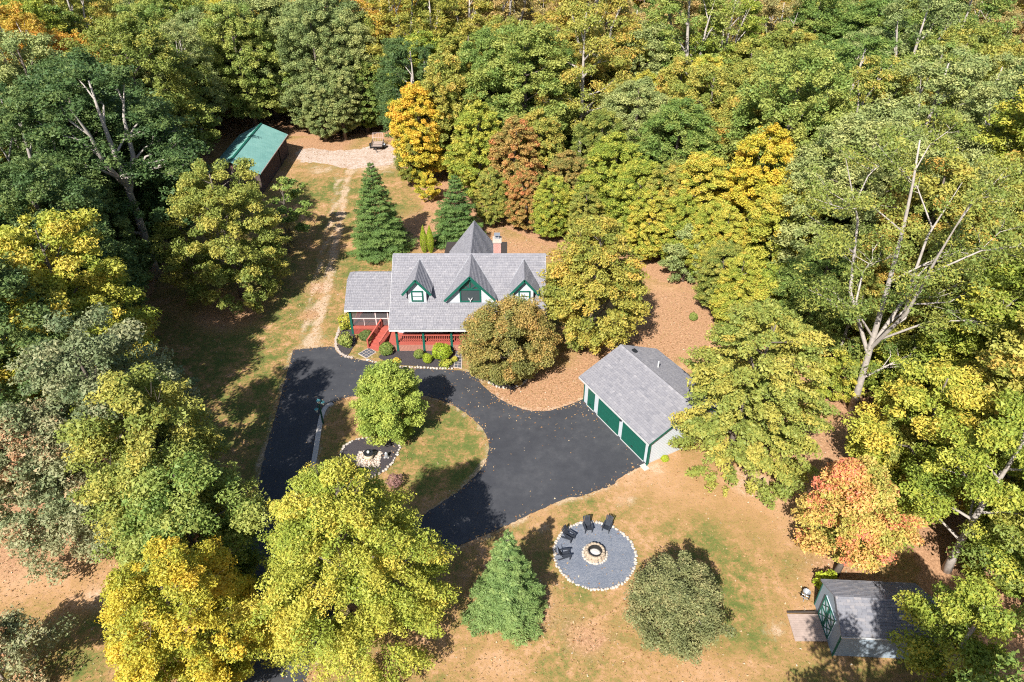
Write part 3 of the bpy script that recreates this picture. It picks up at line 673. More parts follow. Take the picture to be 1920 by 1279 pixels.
gb('roof_vent', 'black_paint', MB().box(.9, 1.25, GW / 2 + .45, GW / 2 + .75, GR - .3, GR - .05), gr)
gb('vent_pipe', 'white_trim', MB().tube([(3.4, GW / 2 + 1.2, GR - .7), (3.4, GW / 2 + 1.2, GR + .05)], .07, 8), gr)
gb('fascia', 'white_trim', MB().box(0, GLEN, -.05, -.015, GE - .17, GE - .01), gr)
for x in (0, GLEN): gb('rake_board', 'green_trim', MB().bar((x, .0, GE - .09), (x, GW / 2, GR - .09), .05, .16).bar((x, GW, GE - .09), (x, GW / 2, GR - .09), .05, .16), gr)
def gdoor(name, a, b, h, panels):
    d = gb(name, 'green_trim', MB().box(a, b, y0 - .05, y0 - .01, .05, h))
    for i in range(panels):
        za, zb = .05 + (h - .05) * i / panels + .02, .05 + (h - .05) * (i + 1) / panels - .02
        gb('panel', 'green_trim', MB().box(a + .04, b - .04, y0 - .085, y0 - .052, za + .02, zb - .02), d)
    gb('handle', 'black_paint', MB().box((a + b) / 2 - .1, (a + b) / 2 + .1, y0 - .12, y0 - .087, .42, .47), d)
    gb('door_sill', 'white_trim', MB().box(a - .05, b + .05, y0 - .1, y0 - .07, .0, .12), d)
gdoor('side_door', x0 + .55, x0 + 1.45, 2.05, 2); gdoor('roller_door', x0 + 2.0, x0 + 4.75, 2.15, 4); gdoor('roller_door', x0 + 5.2, x0 + 7.95, 2.15, 4)
gb('corner_trim', 'green_trim', MB().box(x1 - .02, x1 + .05, y0 - .06, y0 + .1, 0, 2.5)); gb('corner_trim', 'green_trim', MB().box(x0 - .05, x0 + .02, y0 - .06, y0 + .1, 0, 2.5))
gb('downspout', 'green_trim', MB().tube([(x1 + .12, y0 + .02, 2.3), (x1 + .12, y0 + .02, .15), (x1 + .14, y0 - .15, .06)], .05, 8))
gb('wall_lamp', 'black_paint', MB().box(x0 + 4.9, x0 + 5.05, y0 - .16, y0 - .01, 1.75, 2.0))
gb('splash_block', 'concrete', MB().box(x1 - .1, x1 + .5, y0 - .55, y0 - .1, 0, .07))

# ------------------------------------------------------------------ barn shed with the green metal roof
sA, sB = Vector((-33.06, 87.12)), Vector((-33.40, 103.02)); SLEN = 15.6; SWD = 7.2
shed = thing('barn_shed', 'brown board barn with a sea green metal roof at the wood edge', 'shed', (sA.x, sA.y), R(2))
def sb(name, mat, mb, parent=shed): return mb.build(name, mat, parent)
# local: x from right eave to the left (negative), y away
EZ, RZ = 2.9, 4.6
mb = MB()
for y in (.35, SLEN - .35): mb.face([(-.3, y, 0), (-SWD + .3, y, 0), (-SWD + .3, y, EZ), (-SWD / 2, y, RZ - .14), (-.3, y, EZ)])
for x in (-.3, -SWD + .3): mb.face([(x, .35, 0), (x, SLEN - .35, 0), (x, SLEN - .35, EZ), (x, .35, EZ)])
sb('wall', 'barn_wall', mb)
for i in range(33):
    x = -.3 - (SWD - .6) * (i + .5) / 33; h = EZ + (RZ - .2 - EZ) * (1 - abs(x + SWD / 2) / (SWD / 2))
    sb('batten', 'barn_wall', MB().box(x - .025, x + .025, .31, .346, 0, h - .05))
for i in range(66):
    y = .35 + (SLEN - .7) * (i + .5) / 66; sb('batten', 'barn_wall', MB().box(-.296, -.26, y - .025, y + .025, 0, EZ - .1))
so = MB()
for P in ([(0, 0, EZ), (0, SLEN, EZ), (-SWD / 2, SLEN, RZ), (-SWD / 2, 0, RZ)], [(-SWD, 0, EZ), (-SWD, SLEN, EZ), (-SWD / 2, SLEN, RZ), (-SWD / 2, 0, RZ)]): so.slab(P, .05)
sr = sb('roof', 'teal_roof', so)
RIB = MB(); 
for i in range(52):
    y = .15 + i * .3
    for s in (0, 1):
        xa, xb = (-.02, -SWD / 2 + .05) if s == 0 else (-SWD + .02, -SWD / 2 - .05); RIB.bar((xa, y, EZ + .018), (xb, y, RZ - .005), .03, .03)
tag(sb('roof_ribs', 'teal_roof', RIB, sr), kind='stuff')
sb('ridge_cap', 'green_trim', MB().bar((-SWD / 2, -.02, RZ + .02), (-SWD / 2, SLEN + .02, RZ + .02), .3, .05), sr)
sb('eave_trim', 'screen_frame', MB().box(-.01, .035, 0, SLEN, EZ - .14, EZ - .005), sr)
sb('rake_trim', 'teal_roof', MB().bar((.02, -.03, EZ - .07), (-SWD / 2, -.03, RZ - .07), .05, .14).bar((-SWD - .02, -.03, EZ - .07), (-SWD / 2, -.03, RZ - .07), .05, .14), sr)
sb('downspout', 'soot', MB().tube([(-.2, 10.3, EZ - .15), (-.2, 10.3, .1)], .06, 6))
sb('star_ornament', 'red_pale', MB().bar((-3.9, .29, 3.55), (-3.3, .29, 3.55), .03, .08).bar((-3.6, .288, 3.25), (-3.6, .288, 3.85), .08, .03, (0, 1, 0)).bar((-3.8, .286, 3.35), (-3.4, .286, 3.75), .03, .08).bar((-3.4, .284, 3.35), (-3.8, .284, 3.75), .03, .08))

# ------------------------------------------------------------------ garden shed with ramp
gsd = thing('garden_shed', 'small grey garden shed with crossed-brace double doors under overhanging trees', 'shed', (18.1, 21.85), R(-3))
def kb_(name, mat, mb, parent=gsd): return mb.build(name, mat, parent)
KW, KD, KE, KR = 5.2, 3.25, 2.25, 3.15
mb = MB()
for x in (0, KW): mb.face([(x, 0, 0), (x, KD, 0), (x, KD, KE), (x, KD / 2, KR - .1), (x, 0, KE)])
for y in (0, KD): mb.face([(0, y, 0), (KW, y, 0), (KW, y, KE), (0, y, KE)])
kb_('wall', 'shed_siding_shaded', mb)
ko = MB(); ks = MB()
for P in ([(-.12, -.18, KE - .08), (KW + .12, -.18, KE - .08), (KW + .12, KD / 2, KR), (-.12, KD / 2, KR)], [(-.12, KD + .18, KE - .08), (KW + .12, KD + .18, KE - .08), (KW + .12, KD / 2, KR), (-.12, KD / 2, KR)]): ko.slab(P, .08); shingles(ks, P, .16, .3)
kr = kb_('roof', 'shingle_dark', ko); tag(kb_('shingles', 'shingle_dark', ks, kr), kind='stuff')  # darker shingles carry the dappled tree shade in their colour
kb_('gutter', 'white_trim', MB().box(-.12, KW + .12, -.25, -.19, KE - .18, KE - .1), kr)
kb_('corner_trim', 'green_trim', MB().box(-.03, .05, -.05, .03, 0, KE - .1)); kb_('corner_trim', 'green_trim', MB().box(-.03, .05, KD - .03, KD + .05, 0, KE - .1))
for k in (0, 1):
    ya, yb = .85 + k * .85, 1.65 + k * .85
    d = kb_('door', 'grey_siding', MB().box(-.05, -.005, ya, yb, .2, 2.0))
    for q in (((ya, .24), (yb, .24)), ((ya, 1.96), (yb, 1.96)), ((ya, 1.1), (yb, 1.1)), ((ya + .03, .2), (ya + .03, 2.0)), ((yb - .03, .2), (yb - .03, 2.0)), ((ya, .25), (yb, 1.08)), ((ya, 1.08), (yb, .25)), ((ya, 1.12), (yb, 1.95)), ((ya, 1.95), (yb, 1.12))):
        kb_('brace', 'green_trim', MB().bar((-.065 - .002 * random.random(), *q[0]), (-.065 - .002 * random.random(), *q[1]), .05, .06, (1, 0, 0)), d)
ra = kb_('ramp', 'dark_wood', MB().box(-1.8, -.1, .8, .88, 0, .05).box(-1.8, -.1, 2.4, 2.48, 0, .05))
for i in range(12):
    y = .75 + i * .145
    kb_('plank', 'weathered_boards', MB().slab([(-1.85, y, .05), (-.08, y, .2), (-.08, y + .135, .2), (-1.85, y + .135, .05)], .04, random.random()), ra)
kb_('ramp_rail', 'dark_wood', MB().bar((-1.85, 2.56, .12), (-.1, 2.56, .27), .06, .09), ra)

# ------------------------------------------------------------------ fire pit patio with chairs
PX, PYc, PR = 5.35, 28.75, 2.62
circ = lambda r, n=72: [(PX + r * math.cos(2 * math.pi * i / n), PYc + r * math.sin(2 * math.pi * i / n)) for i in range(n)]
patio = tag(MB().prism(circ(PR), -.02, .03).build('patio', 'patio_gravel'), kind='structure')
stones(patio, circ(PR + .02), .2, .21, .05)
pit = thing('fire_pit', 'round fieldstone fire pit with pale ash on the gravel circle', 'fire pit', (PX, PYc, .03))
def ringstones(parent, r, n, size, z, meshes, name):
    for i in range(n):
        a = 2 * math.pi * i / n + random.uniform(-.05, .05); o = put(name, random.choice(meshes), parent, (r * math.cos(a), r * math.sin(a), z), a)
        s = size * random.uniform(.85, 1.2); o.scale = (s, s * 1.25, s * .75)
ringstones(pit, .76, 26, .2, .03, STONES, 'stone')
for k, (r, z) in enumerate(((.62, .08), (.58, .22), (.56, .34))): ringstones(pit, r, 17, .24, z, FSTONES, 'stone')
pit_inner = MB().lathe([(.44, .02), (.44, .4), (.40, .4), (.40, .1), (.02, .1)], 24).build('steel_ring', 'soot', pit)
MB().lathe([(.39, .10), (.3, .16), (.1, .19), (.01, .19)], 16).build('ash_bed', 'ash', pit)
def adirondack():
    t = thing('adirondack_chair', '', 'chair', (0, 0))
    for s in (-1, 1):
        MB().bar((s * .27, -.38, 0), (s * .27, -.38, .55), .035, .09, (0, 1, 0)).build('front_leg', 'black_plastic', t)
        MB().bar((s * .24, -.40, .34), (s * .24, .52, .02), .03, .12).build('rear_leg', 'black_plastic', t)
        MB().slab([(s * .27 - .075, -.48, .57), (s * .27 + .075, -.48, .57), (s * .27 + .06, .30, .57), (s * .27 - .04, .30, .57)], .03).build('arm', 'black_plastic', t)
    for i in range(6):
        y = -.40 + i * .095; z = .375 - i * .026; MB().slab([(-.26, y, z), (.26, y, z), (.26, y + .082, z - .022), (-.26, y + .082, z - .022)], .022).build('seat_slat', 'black_plastic', t)
    for i in range(5):
        x = -.22 + i * .11; top = .98 + .06 * (1 - abs(i - 2) / 2)
        MB().bar((x * .85, .15, .24), (x * 1.1, .52, top), .095, .022, (0, -1, .4)).build('back_slat', 'black_plastic', t)
    MB().bar((-.27, .36, .56), (.27, .36, .56), .05, .03).build('back_rail', 'black_plastic', t)
    return t
ch0 = adirondack(); first = True
for (x, y), lab in (((5.05, 30.78), 'black slatted lawn chair of the side-by-side pair, next to the turned chair'), ((6.38, 30.82), 'black slatted lawn chair of the side-by-side pair, farther from the shaded chairs'), ((3.74, 30.02), 'black slatted lawn chair beside the pair, between them and the shaded chair'), ((3.37, 28.53), 'black slatted lawn chair mostly in the spruce shadow at the gravel edge')):
    o = ch0 if first else copy_tree(ch0); first = False; o.location = (x, y, .03); o.scale = (.86, .86, .86); o['label'] = lab; o['group'] = 'lawn chairs around the fire pit'
    o.rotation_euler.z = math.atan2(PYc - y, PX - x) + math.pi / 2

# ------------------------------------------------------------------ lamp post, fountain, bench, trailer, small things
lx, ly = (-15.05, 41.39)
lamp = thing('lamp_post', 'dark green lamp post with hanging lanterns at the kerb end', 'lamp post', (lx, ly))
MB().tube([(0, 0, 0), (0, 0, 2.1)], [.075, .06], 8).build('post', 'green_trim', lamp)
def lantern(x, z, par):
    b = MB().lathe([(.05, z), (.09, z + .05), (.11, z + .28), (.11, z + .3)], 8, (x, 0)).build('lantern', 'lamp_white', par)
    MB().lathe([(.17, z + .3), (.06, z + .4), (.015, z + .47)], 8, (x, 0)).build('lantern_cap', 'verdigris', b)
    for i in range(4):
        a = math.pi / 4 + i * math.pi / 2; MB().bar((x + .09 * math.cos(a), .09 * math.sin(a), z + .05), (x + .11 * math.cos(a), .11 * math.sin(a), z + .3), .02, .02).build('glazing_bar', 'black_paint', b)
lantern(0, 2.08, lamp); 
for s, z in ((-1, 1.35), (1, 1.75)):
    MB().tube([(0, 0, z + .45), (s * .15, 0, z + .55), (s * .3, 0, z + .5)], .025, 6).build('arm', 'green_trim', lamp); lantern(s * .3, z, lamp)
lamp.rotation_euler.z = R(40)
# island bed
IB = smooth_loop([(-12.82, 38.72), (-12.06, 39.48), (-10.77, 39.66), (-9.28, 39.42), (-8.64, 38.95), (-8.66, 37.85), (-9.08, 36.63), (-9.75, 35.82), (-10.65, 35.39), (-11.57, 35.55), (-12.53, 36.46), (-12.92, 37.63)], 5)
ibed = tag(MB().prism(IB, -.02, .05).build('island_bed', 'mulch'), kind='structure'); stones(ibed, IB, .27, .22, .06)
fx, fy = (-10.71, 37.34)
SQ = [(-.85, -.75), (.85, -.75), (.85, .75), (-.85, .75)]
fpad = tag(MB().prism([(fx + a, fy + b) for a, b in SQ], -.01, .07).build('pebble_square', 'pad_gravel'), kind='structure')
stones(fpad, [(fx + a, fy + b) for a, b in SQ], .17, .15, .09)
pm = MB()
for i in range(260):
    x, y, s = fx + random.uniform(-.78, .78), fy + random.uniform(-.68, .68), random.uniform(.03, .06)
    pm.box(x - s, x + s, y - s, y + s, .06, .07 + s, random.random())
tag(pm.build('pebbles', 'pebble', fpad), kind='stuff')
urn = thing('fountain_urn', 'round stone urn fountain with a dark bowl and white finial', 'fountain', (fx, fy + .1, .06)); urn.scale = (.78, .78, .78)
MB().lathe([(.28, 0), (.40, .12), (.46, .32), (.40, .52), (.34, .60)], 20).build('base', 'urn_stone', urn, smooth=True)
MB().lathe([(.30, .55), (.44, .62), (.48, .74), (.44, .75), (.30, .68), (.02, .66)], 20).build('bowl', 'black_paint', urn, smooth=True)
MB().lathe([(.05, .66), (.12, .75), (.14, .84), (.10, .93), (.02, .97)], 12).build('finial', 'lamp_white', urn, smooth=True)
gx, gy = (-9.42, 37.57)
gn = thing('garden_ornament', 'small grey stone ornament on the mulch beside the urn fountain', 'ornament', (gx, gy, .05))
MB().lathe([(.16, 0), (.18, .1), (.12, .25), (.14, .38), (.07, .48), (.02, .52)], 10).build('body', 'galvanised', gn, smooth=True); MB().box(-.2, .2, -.14, .14, 0, .05).build('foot', 'concrete', gn)
# bench
bx, by = (-0.36, 45.63)
bench = thing('garden_bench', 'black metal garden bench beside the driveway under the russet tree', 'bench', (bx, by), R(138))
for i in range(5): MB().box(-.62, .62, -.22 + i * .09, -.15 + i * .09, .42, .445).build('seat_slat', 'black_paint', bench)
for i in range(5): MB().bar((-.62, .24 + i * .02, .52 + i * .085), (.62, .24 + i * .02, .52 + i * .085), .02, .06).build('back_slat', 'black_paint', bench)
for s in (-1, 1):
    MB().bar((s * .6, -.2, 0), (s * .6, -.2, .62), .045, .045).build('leg', 'black_paint', bench); MB().bar((s * .6, .27, 0), (s * .6, .34, .92), .045, .045).build('leg', 'black_paint', bench)
    MB().bar((s * .6, -.24, .62), (s * .6, .3, .62), .06, .04).build('arm', 'black_paint', bench)
cx_, cy_ = (-0.46, 47.39)
RING = [(cx_ + 1.75 * math.cos(i * .2618), cy_ + 1.55 * math.sin(i * .2618)) for i in range(24)]
tb_ = tag(MB().prism(RING, -.02, .04).build('tree_bed', 'mulch'), kind='structure')
stones(tb_, RING, .3, .22, .05)
# utility trailer
tx, ty = (-20.71, 103.73)
tr = thing('utility_trailer', 'small open utility trailer with mesh tailgate on the gravel pad', 'trailer', (tx, ty), R(4))
MB().box(-.85, .85, 0, 2.6, .55, .61).build('bed', 'weathered_boards', tr)
for a, b in (((-.87, 0), (-.87, 2.6)), ((.87, 0), (.87, 2.6)), ((-.87, 0), (.87, 0))):
    MB().bar((*a, .95), (*b, .95), .05, .05).bar((*a, .60), (*b, .60), .06, .1).build('side_rail', 'black_paint', tr)
for x, y in ((-.87, 0), (.87, 0), (-.87, 1.3), (.87, 1.3), (-.87, 2.6), (.87, 2.6)): MB().box(x - .03, x + .03, y - .03, y + .03, .6, .97).build('stake', 'black_paint', tr)
g = tr_gate = MB().bar((-.8, 2.62, .62), (-.8, 2.85, 1.85), .04, .04).bar((.8, 2.62, .62), (.8, 2.85, 1.85), .04, .04).bar((-.8, 2.85, 1.85), (.8, 2.85, 1.85), .04, .04).bar((-.8, 2.74, 1.2), (.8, 2.74, 1.2), .04, .04).build('tailgate', 'screen_frame', tr)
for i in range(6): MB().bar((-.8 + .26 * (i + 1) - .1, 2.63, .62), (-.8 + .26 * (i + 1) - .1, 2.85, 1.85), .05, .03).build('gate_bar', 'weathered_boards', g)
for s in (-1, 1):
    wh = MB().tube([(s * .98, 1.2, .33), (s * 1.18, 1.2, .33)], .33, 16).build('wheel', 'tyre', tr); MB().tube([(s * 1.175, 1.2, .33), (s * 1.2, 1.2, .33)], .18, 12).build('rim', 'galvanised', wh)
    MB().slab([(s * .92, .75, .62), (s * 1.22, .75, .62), (s * 1.22, .95, .76), (s * .92, .95, .76)], .02).slab([(s * .92, .95, .76), (s * 1.22, .95, .76), (s * 1.22, 1.45, .76), (s * .92, 1.45, .76)], .02).slab([(s * .92, 1.45, .76), (s * 1.22, 1.45, .76), (s * 1.22, 1.65, .62), (s * .92, 1.65, .62)], .02).build('mudguard', 'galvanised' if s > 0 else 'black_paint', tr)
MB().bar((-.6, 0, .55), (0, -1.1, .5), .07, .07).bar((.6, 0, .55), (0, -1.1, .5), .07, .07).build('drawbar', 'black_paint', tr); MB().tube([(0, -1.0, 0), (0, -1.0, .75)], .035, 8).build('jack', 'galvanised', tr)
# seed spreader on the lawn by the garden shed
hx, hy = (17.73, 25.41)
spr = thing('seed_spreader', 'small grey wheeled spreader standing on the lawn near the garden shed', 'spreader', (hx, hy), R(-35))
MB().lathe([(.06, .22), (.22, .5), (.24, .52), (.20, .5), (.04, .3)], 12, (0, .25)).build('hopper', 'galvanised', spr)
for s in (-1, 1): MB().tube([(s * .2, .25, .14), (s * .26, .25, .14)], .14, 12).build('wheel', 'tyre', spr)
MB().tube([(0, .25, .2), (0, -.1, .3), (0, -.55, .85)], .025, 6).bar((-.2, -.55, .85), (.2, -.55, .85), .04, .04).build('handle', 'galvanised', spr)
MB().tube([(-.2, .25, .14), (.2, .25, .14)], .02, 6).build('axle', 'galvanised', spr); MB().tube([(0, -.05, .28), (0, -.15, 0)], .02, 6).build('stand', 'galvanised', spr)

# ------------------------------------------------------------------ vegetation builders
def leaf_quads(cent, nrm, length, width, rng, along=None):
    n = len(cent); nrm = nrm / (np.linalg.norm(nrm, axis=1, keepdims=True) + 1e-9)
    a = rng.normal(size=(n, 3)) if along is None else along
    a = a - nrm * (a * nrm).sum(1, keepdims=True); a /= np.linalg.norm(a, axis=1, keepdims=True) + 1e-9; b = np.cross(nrm, a)
    l = (length / 2)[:, None]; w = (width / 2)[:, None]
    V = np.stack([cent - a * l + b * w, cent + a * l, cent - a * l * .8 - b * w], 1).reshape(-1, 3)
    return V, np.arange(3 * n).reshape(n, 3)
PROF = {
    'round': lambda t: np.sqrt(np.clip(1 - (2 * t - 1) ** 2, 0, 1)),
    'dome':  lambda t: np.sqrt(np.clip(1 - (1.45 * t - .45) ** 2, 0, 1)),
    'ovoid': lambda t: 1.63 * np.clip(t, 0, 1) ** .42 * np.clip(1 - t, 0, 1) ** .62,
    'cone':  lambda t: 1.25 * np.clip(t + .04, 0, 1) ** .22 * np.clip(1 - t, 0, 1) ** .75,
    'vase':  lambda t: np.clip(.45 + .75 * t, 0, 1) * np.sqrt(np.clip(1 - t ** 4, 0, 1)),
}
def broadleaf(seed, h, r, base, prof, n1, nclump, clr, nleaf, leaf, flat=.65, droop=.08, fork=0, twigs=0, inner=.14, bark='bark', limb_r=1.0, hint=.3, lobes=.22, trunk_r=None, up=.5, spray=1.35, lean=None, leaders=0):
    """returns (trunk mesh, crown mesh) of a broadleaf tree, base at the origin"""
    rng = np.random.default_rng(seed); pf = PROF[prof]; cb = base * h; ch_ = h - cb
    ph = rng.uniform(0, 6.28, 6); kk = np.array([1, 2, 3, 2, 4, 5])
    def lobe(az, t): return 1 + lobes * (np.sin(kk[0] * az + ph[0] + 3 * t) * .4 + np.sin(kk[2] * az + ph[1] - 5 * t) * .35 + np.sin(kk[4] * az + ph[2] + 7 * t) * .35 + .3 * np.sin(11 * t + ph[3]))
    tb = MB(); r0 = trunk_r or h * .017
    wob = np.array(lean) if lean else rng.normal(size=2) * .03 * h; bend = rng.normal(size=2) * .015 * h
    tp = lambda f: np.array([wob[0] * f * f + bend[0] * math.sin(5 * f), wob[1] * f * f + bend[1] * math.sin(4 * f + 1), f * h])
    fs = np.linspace(0, .93, 9); tb.tube([tuple(tp(f) - (np.array([0, 0, .15]) if f == 0 else 0)) for f in fs], [r0 * (1.35 if f == 0 else 1) * (1 - f) ** .85 + .02 for f in fs], 8)
    stems = [None]
    for k in range(leaders):
        a_ = k * 6.283 / max(1, leaders) + rng.uniform(0, .8); f0 = base * rng.uniform(1.1, 1.7); q0 = tp(f0); q3 = np.array([math.cos(a_) * r * .5, math.sin(a_) * r * .5, h * rng.uniform(.78, .9)]) + tp(.8) * np.array([1, 1, 0])
        q1 = q0 + (q3 - q0) * .33 + np.array([math.cos(a_), math.sin(a_), 0]) * r * .09; q2 = q0 + (q3 - q0) * .68 + rng.normal(size=3) * .04 * r
        tb.tube([tuple(x_) for x_ in (q0, q1, q2, q3)], [r0 * .62, r0 * .5, r0 * .3, .02], 7, cap=False); stems.append((f0, np.array([q0, q1, q2, q3])))
    cl = []
    for i in range(n1):
        f = (base * .75 + (.88 - base * .75) * ((i + rng.uniform(0, .8)) / n1)); az = i * 2.39996 + rng.uniform(-.4, .4); s = tp(f); sm = stems[i % len(stems)]
        if sm is not None:
            f = max(f, sm[0] + .06); u_ = min(2.99, 3 * (f - sm[0]) / (.92 - sm[0])); s = sm[1][int(u_)] + (sm[1][int(u_) + 1] - sm[1][int(u_)]) * (u_ - int(u_)); az = math.atan2(s[1], s[0]) + rng.uniform(-1.3, 1.3)
        t = np.clip((f * h + .16 * ch_ * rng.uniform(.3, 1.4) - cb) / ch_, .06, .96); R_ = r * float(pf(np.array(t))) * float(lobe(az, t)) * rng.uniform(.72, .95)
        d = np.array([math.cos(az), math.sin(az), 0]); e = tp(min(f, .9)) + d * R_; e[2] = cb + t * ch_
        m1 = s + (e - s) * .4 + np.array([0, 0, .10 * R_]) + rng.normal(size=3) * .05 * R_; m2 = s + (e - s) * .72 + np.array([0, 0, .09 * R_]) + rng.normal(size=3) * .06 * R_
        rl = r0 * .52 * (1 - f) ** .6 * limb_r + .012; tb.tube([tuple(x) for x in (s, m1, m2, e)], [rl, rl * .7, rl * .45, .012], 5, cap=False); cl.append(e); cl.append(m2)
        for k in range(4 + fork):
            q = rng.uniform(.3, .95); p0 = (s + (m1 - s) * (q / .4)) if q < .4 else (m1 + (m2 - m1) * ((q - .4) / .32) if q < .72 else m2 + (e - m2) * ((q - .72) / .28))
            a2 = az + rng.choice([-1, 1]) * rng.uniform(.5, 1.3); ll = R_ * rng.uniform(.25, .55)
            p2 = p0 + np.array([math.cos(a2) * ll, math.sin(a2) * ll, ll * rng.uniform(.1, .75)]); pm_ = (p0 + p2) / 2 + rng.normal(size=3) * .1 * ll
            tb.tube([tuple(p0), tuple(pm_), tuple(p2)], [rl * .4, rl * .28, .008], 4, cap=False); cl.append(p2); cl.append(pm_)
            for _ in range(fork):
                a3 = a2 + rng.uniform(-1, 1); l3 = ll * rng.uniform(.3, .6); p3 = pm_ + np.array([math.cos(a3) * l3, math.sin(a3) * l3, l3 * rng.uniform(.2, .9)]); tb.tube([tuple(pm_), tuple(p3)], [rl * .2, .006], 3, cap=False); cl.append(p3)
    for _ in range(twigs):                                         # bare leader twigs that stick out of the crown
        az = rng.uniform(0, 6.28); t = rng.uniform(.55, .98); R_ = r * float(pf(np.array(t))) * float(lobe(az, t)); p = np.array([math.cos(az) * R_ * .8, math.sin(az) * R_ * .8, cb + t * ch_ * .97])
        for k in range(3): tb.tube([tuple(p), tuple(p + np.array([math.cos(az) * .25, math.sin(az) * .25, .75]) + rng.normal(size=3) * .22)], [.02, .006], 3, cap=False)
    cl = np.array(cl); cl = cl[rng.permutation(len(cl))][: max(1, int(nclump * .8))]
    m = max(0, nclump - len(cl))
    t = rng.uniform(.01, 1, 6 * m + 10); keep = rng.uniform(size=t.size) < np.clip(pf(t), .08, 1); t = t[keep][:m]; m = len(t)
    az = rng.uniform(0, 6.28, m); rad = np.where(rng.uniform(size=m) < inner, rng.uniform(.25, .75, m), rng.uniform(.80, 1.0, m)) * r * pf(t) * lobe(az, t)
    ext = np.stack([np.cos(az) * rad + wob[0] * .5, np.sin(az) * rad + wob[1] * .5, cb + t * ch_], 1)
    cl = np.concatenate([cl, ext]) if len(cl) else ext
    cr_ = clr * rng.uniform(.6, 1.35, len(cl)); ct = rng.uniform(0, 1, len(cl))
    w = cr_ ** 2; ci = rng.choice(len(cl), nleaf, p=w / w.sum())
    d = rng.normal(size=(nleaf, 3)); d /= np.linalg.norm(d, axis=1, keepdims=True); rr = (cr_[ci] * rng.uniform(0, 1, nleaf) ** .38)[:, None]
    o = d * rr * np.array([1, 1, flat]); u_ = cl[ci][:, :2]; u_ = u_ / (np.linalg.norm(u_, axis=1, keepdims=True) + .3)
    al = (o[:, :2] * u_).sum(1, keepdims=True); o[:, :2] += u_ * al * (spray - 1) - (o[:, :2] - u_ * al) * (.5 - .5 / spray); o[:, 2] -= droop * (o[:, 0] ** 2 + o[:, 1] ** 2)
    p = cl[ci] + o; p[:, 2] = np.maximum(p[:, 2], .15)
    nr = .45 * d + np.array([0, 0, up]) + .55 * rng.normal(size=(nleaf, 3))
    ln = leaf * np.clip(rng.lognormal(0, .32, nleaf), .45, 1.9); V, F = leaf_quads(p, nr, ln, ln * rng.uniform(.55, .8, nleaf), rng)
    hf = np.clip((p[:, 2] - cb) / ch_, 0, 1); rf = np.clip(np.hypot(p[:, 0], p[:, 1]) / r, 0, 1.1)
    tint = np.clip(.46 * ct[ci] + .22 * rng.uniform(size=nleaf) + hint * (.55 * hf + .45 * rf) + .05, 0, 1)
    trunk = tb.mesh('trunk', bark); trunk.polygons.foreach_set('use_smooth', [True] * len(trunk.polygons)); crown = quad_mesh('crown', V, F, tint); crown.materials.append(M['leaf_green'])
    return trunk, crown
def conifer(seed, h, r, nlev, nbr, leaf, per, sweep=.25, skirt=.04, power=.85, frond=.55):
    rng = np.random.default_rng(seed); tb = MB(); tb.tube([(0, 0, -.1), (0, 0, h * .5), (0, 0, h)], [h * .016, h * .009, .012], 7)
    P, A, Nn, T = [], [], [], []
    for lv in range(nlev):
        t = (lv + rng.uniform(0, .6)) / nlev; z = h * (skirt + (1 - skirt) * t); Lb = r * (1 - t) ** power * rng.uniform(.88, 1.08) + .12; a0 = rng.uniform(0, 6.28); nb = max(4, int(nbr * (1 - .45 * t)))
        for k in range(nb):
            az = a0 + 6.283 * k / nb + rng.uniform(-.22, .22); Lk = Lb * rng.uniform(.72, 1.12); d = np.array([math.cos(az), math.sin(az), 0]); sd_ = np.array([-d[1], d[0], 0])
            e = np.array([0, 0, z]) + d * Lk + np.array([0, 0, Lk * rng.uniform(-.30, -.02) + .25 * Lk * t]); tb.tube([(0, 0, z), tuple(e)], [.02, .006], 3, cap=False); ctint = rng.uniform()
            n = int(per * (Lk / r) ** 1.3) + 14; s = rng.uniform(.08, 1, n) ** .65; side = rng.choice([-1, 1], n); q = rng.uniform(0, 1, n); wd = frond * Lk * (1 - s * .75) * q
            p = np.array([0, 0, z]) + (e - np.array([0, 0, z])) * s[:, None] + sd_ * (side * wd)[:, None] + d * (wd * .55)[:, None]; p[:, 2] += sweep * s ** 2 * Lk * .3 - wd * .22 + rng.normal(size=n) * .05
            P.append(p); A.append(d * .75 + sd_ * side[:, None] * .75 + rng.normal(size=(n, 3)) * .35); Nn.append(np.array([0, 0, .8]) + d * .35 + rng.normal(size=(n, 3)) * .5); T.append(.35 * ctint + .3 * rng.uniform(size=n) + .35 * np.clip(s + q * .2, 0, 1))
    P, A, Nn, T = map(np.concatenate, (P, A, Nn, T)); P[:, 2] = np.maximum(P[:, 2], .06); n = len(P); ln = leaf * rng.uniform(.7, 1.35, n)
    V, F = leaf_quads(P, Nn, ln, ln * .26, rng, A); crown = quad_mesh('crown', V, F, np.clip(T, 0, 1)); crown.materials.append(M['leaf_spruce'])
    return tb.mesh('trunk', 'bark'), crown
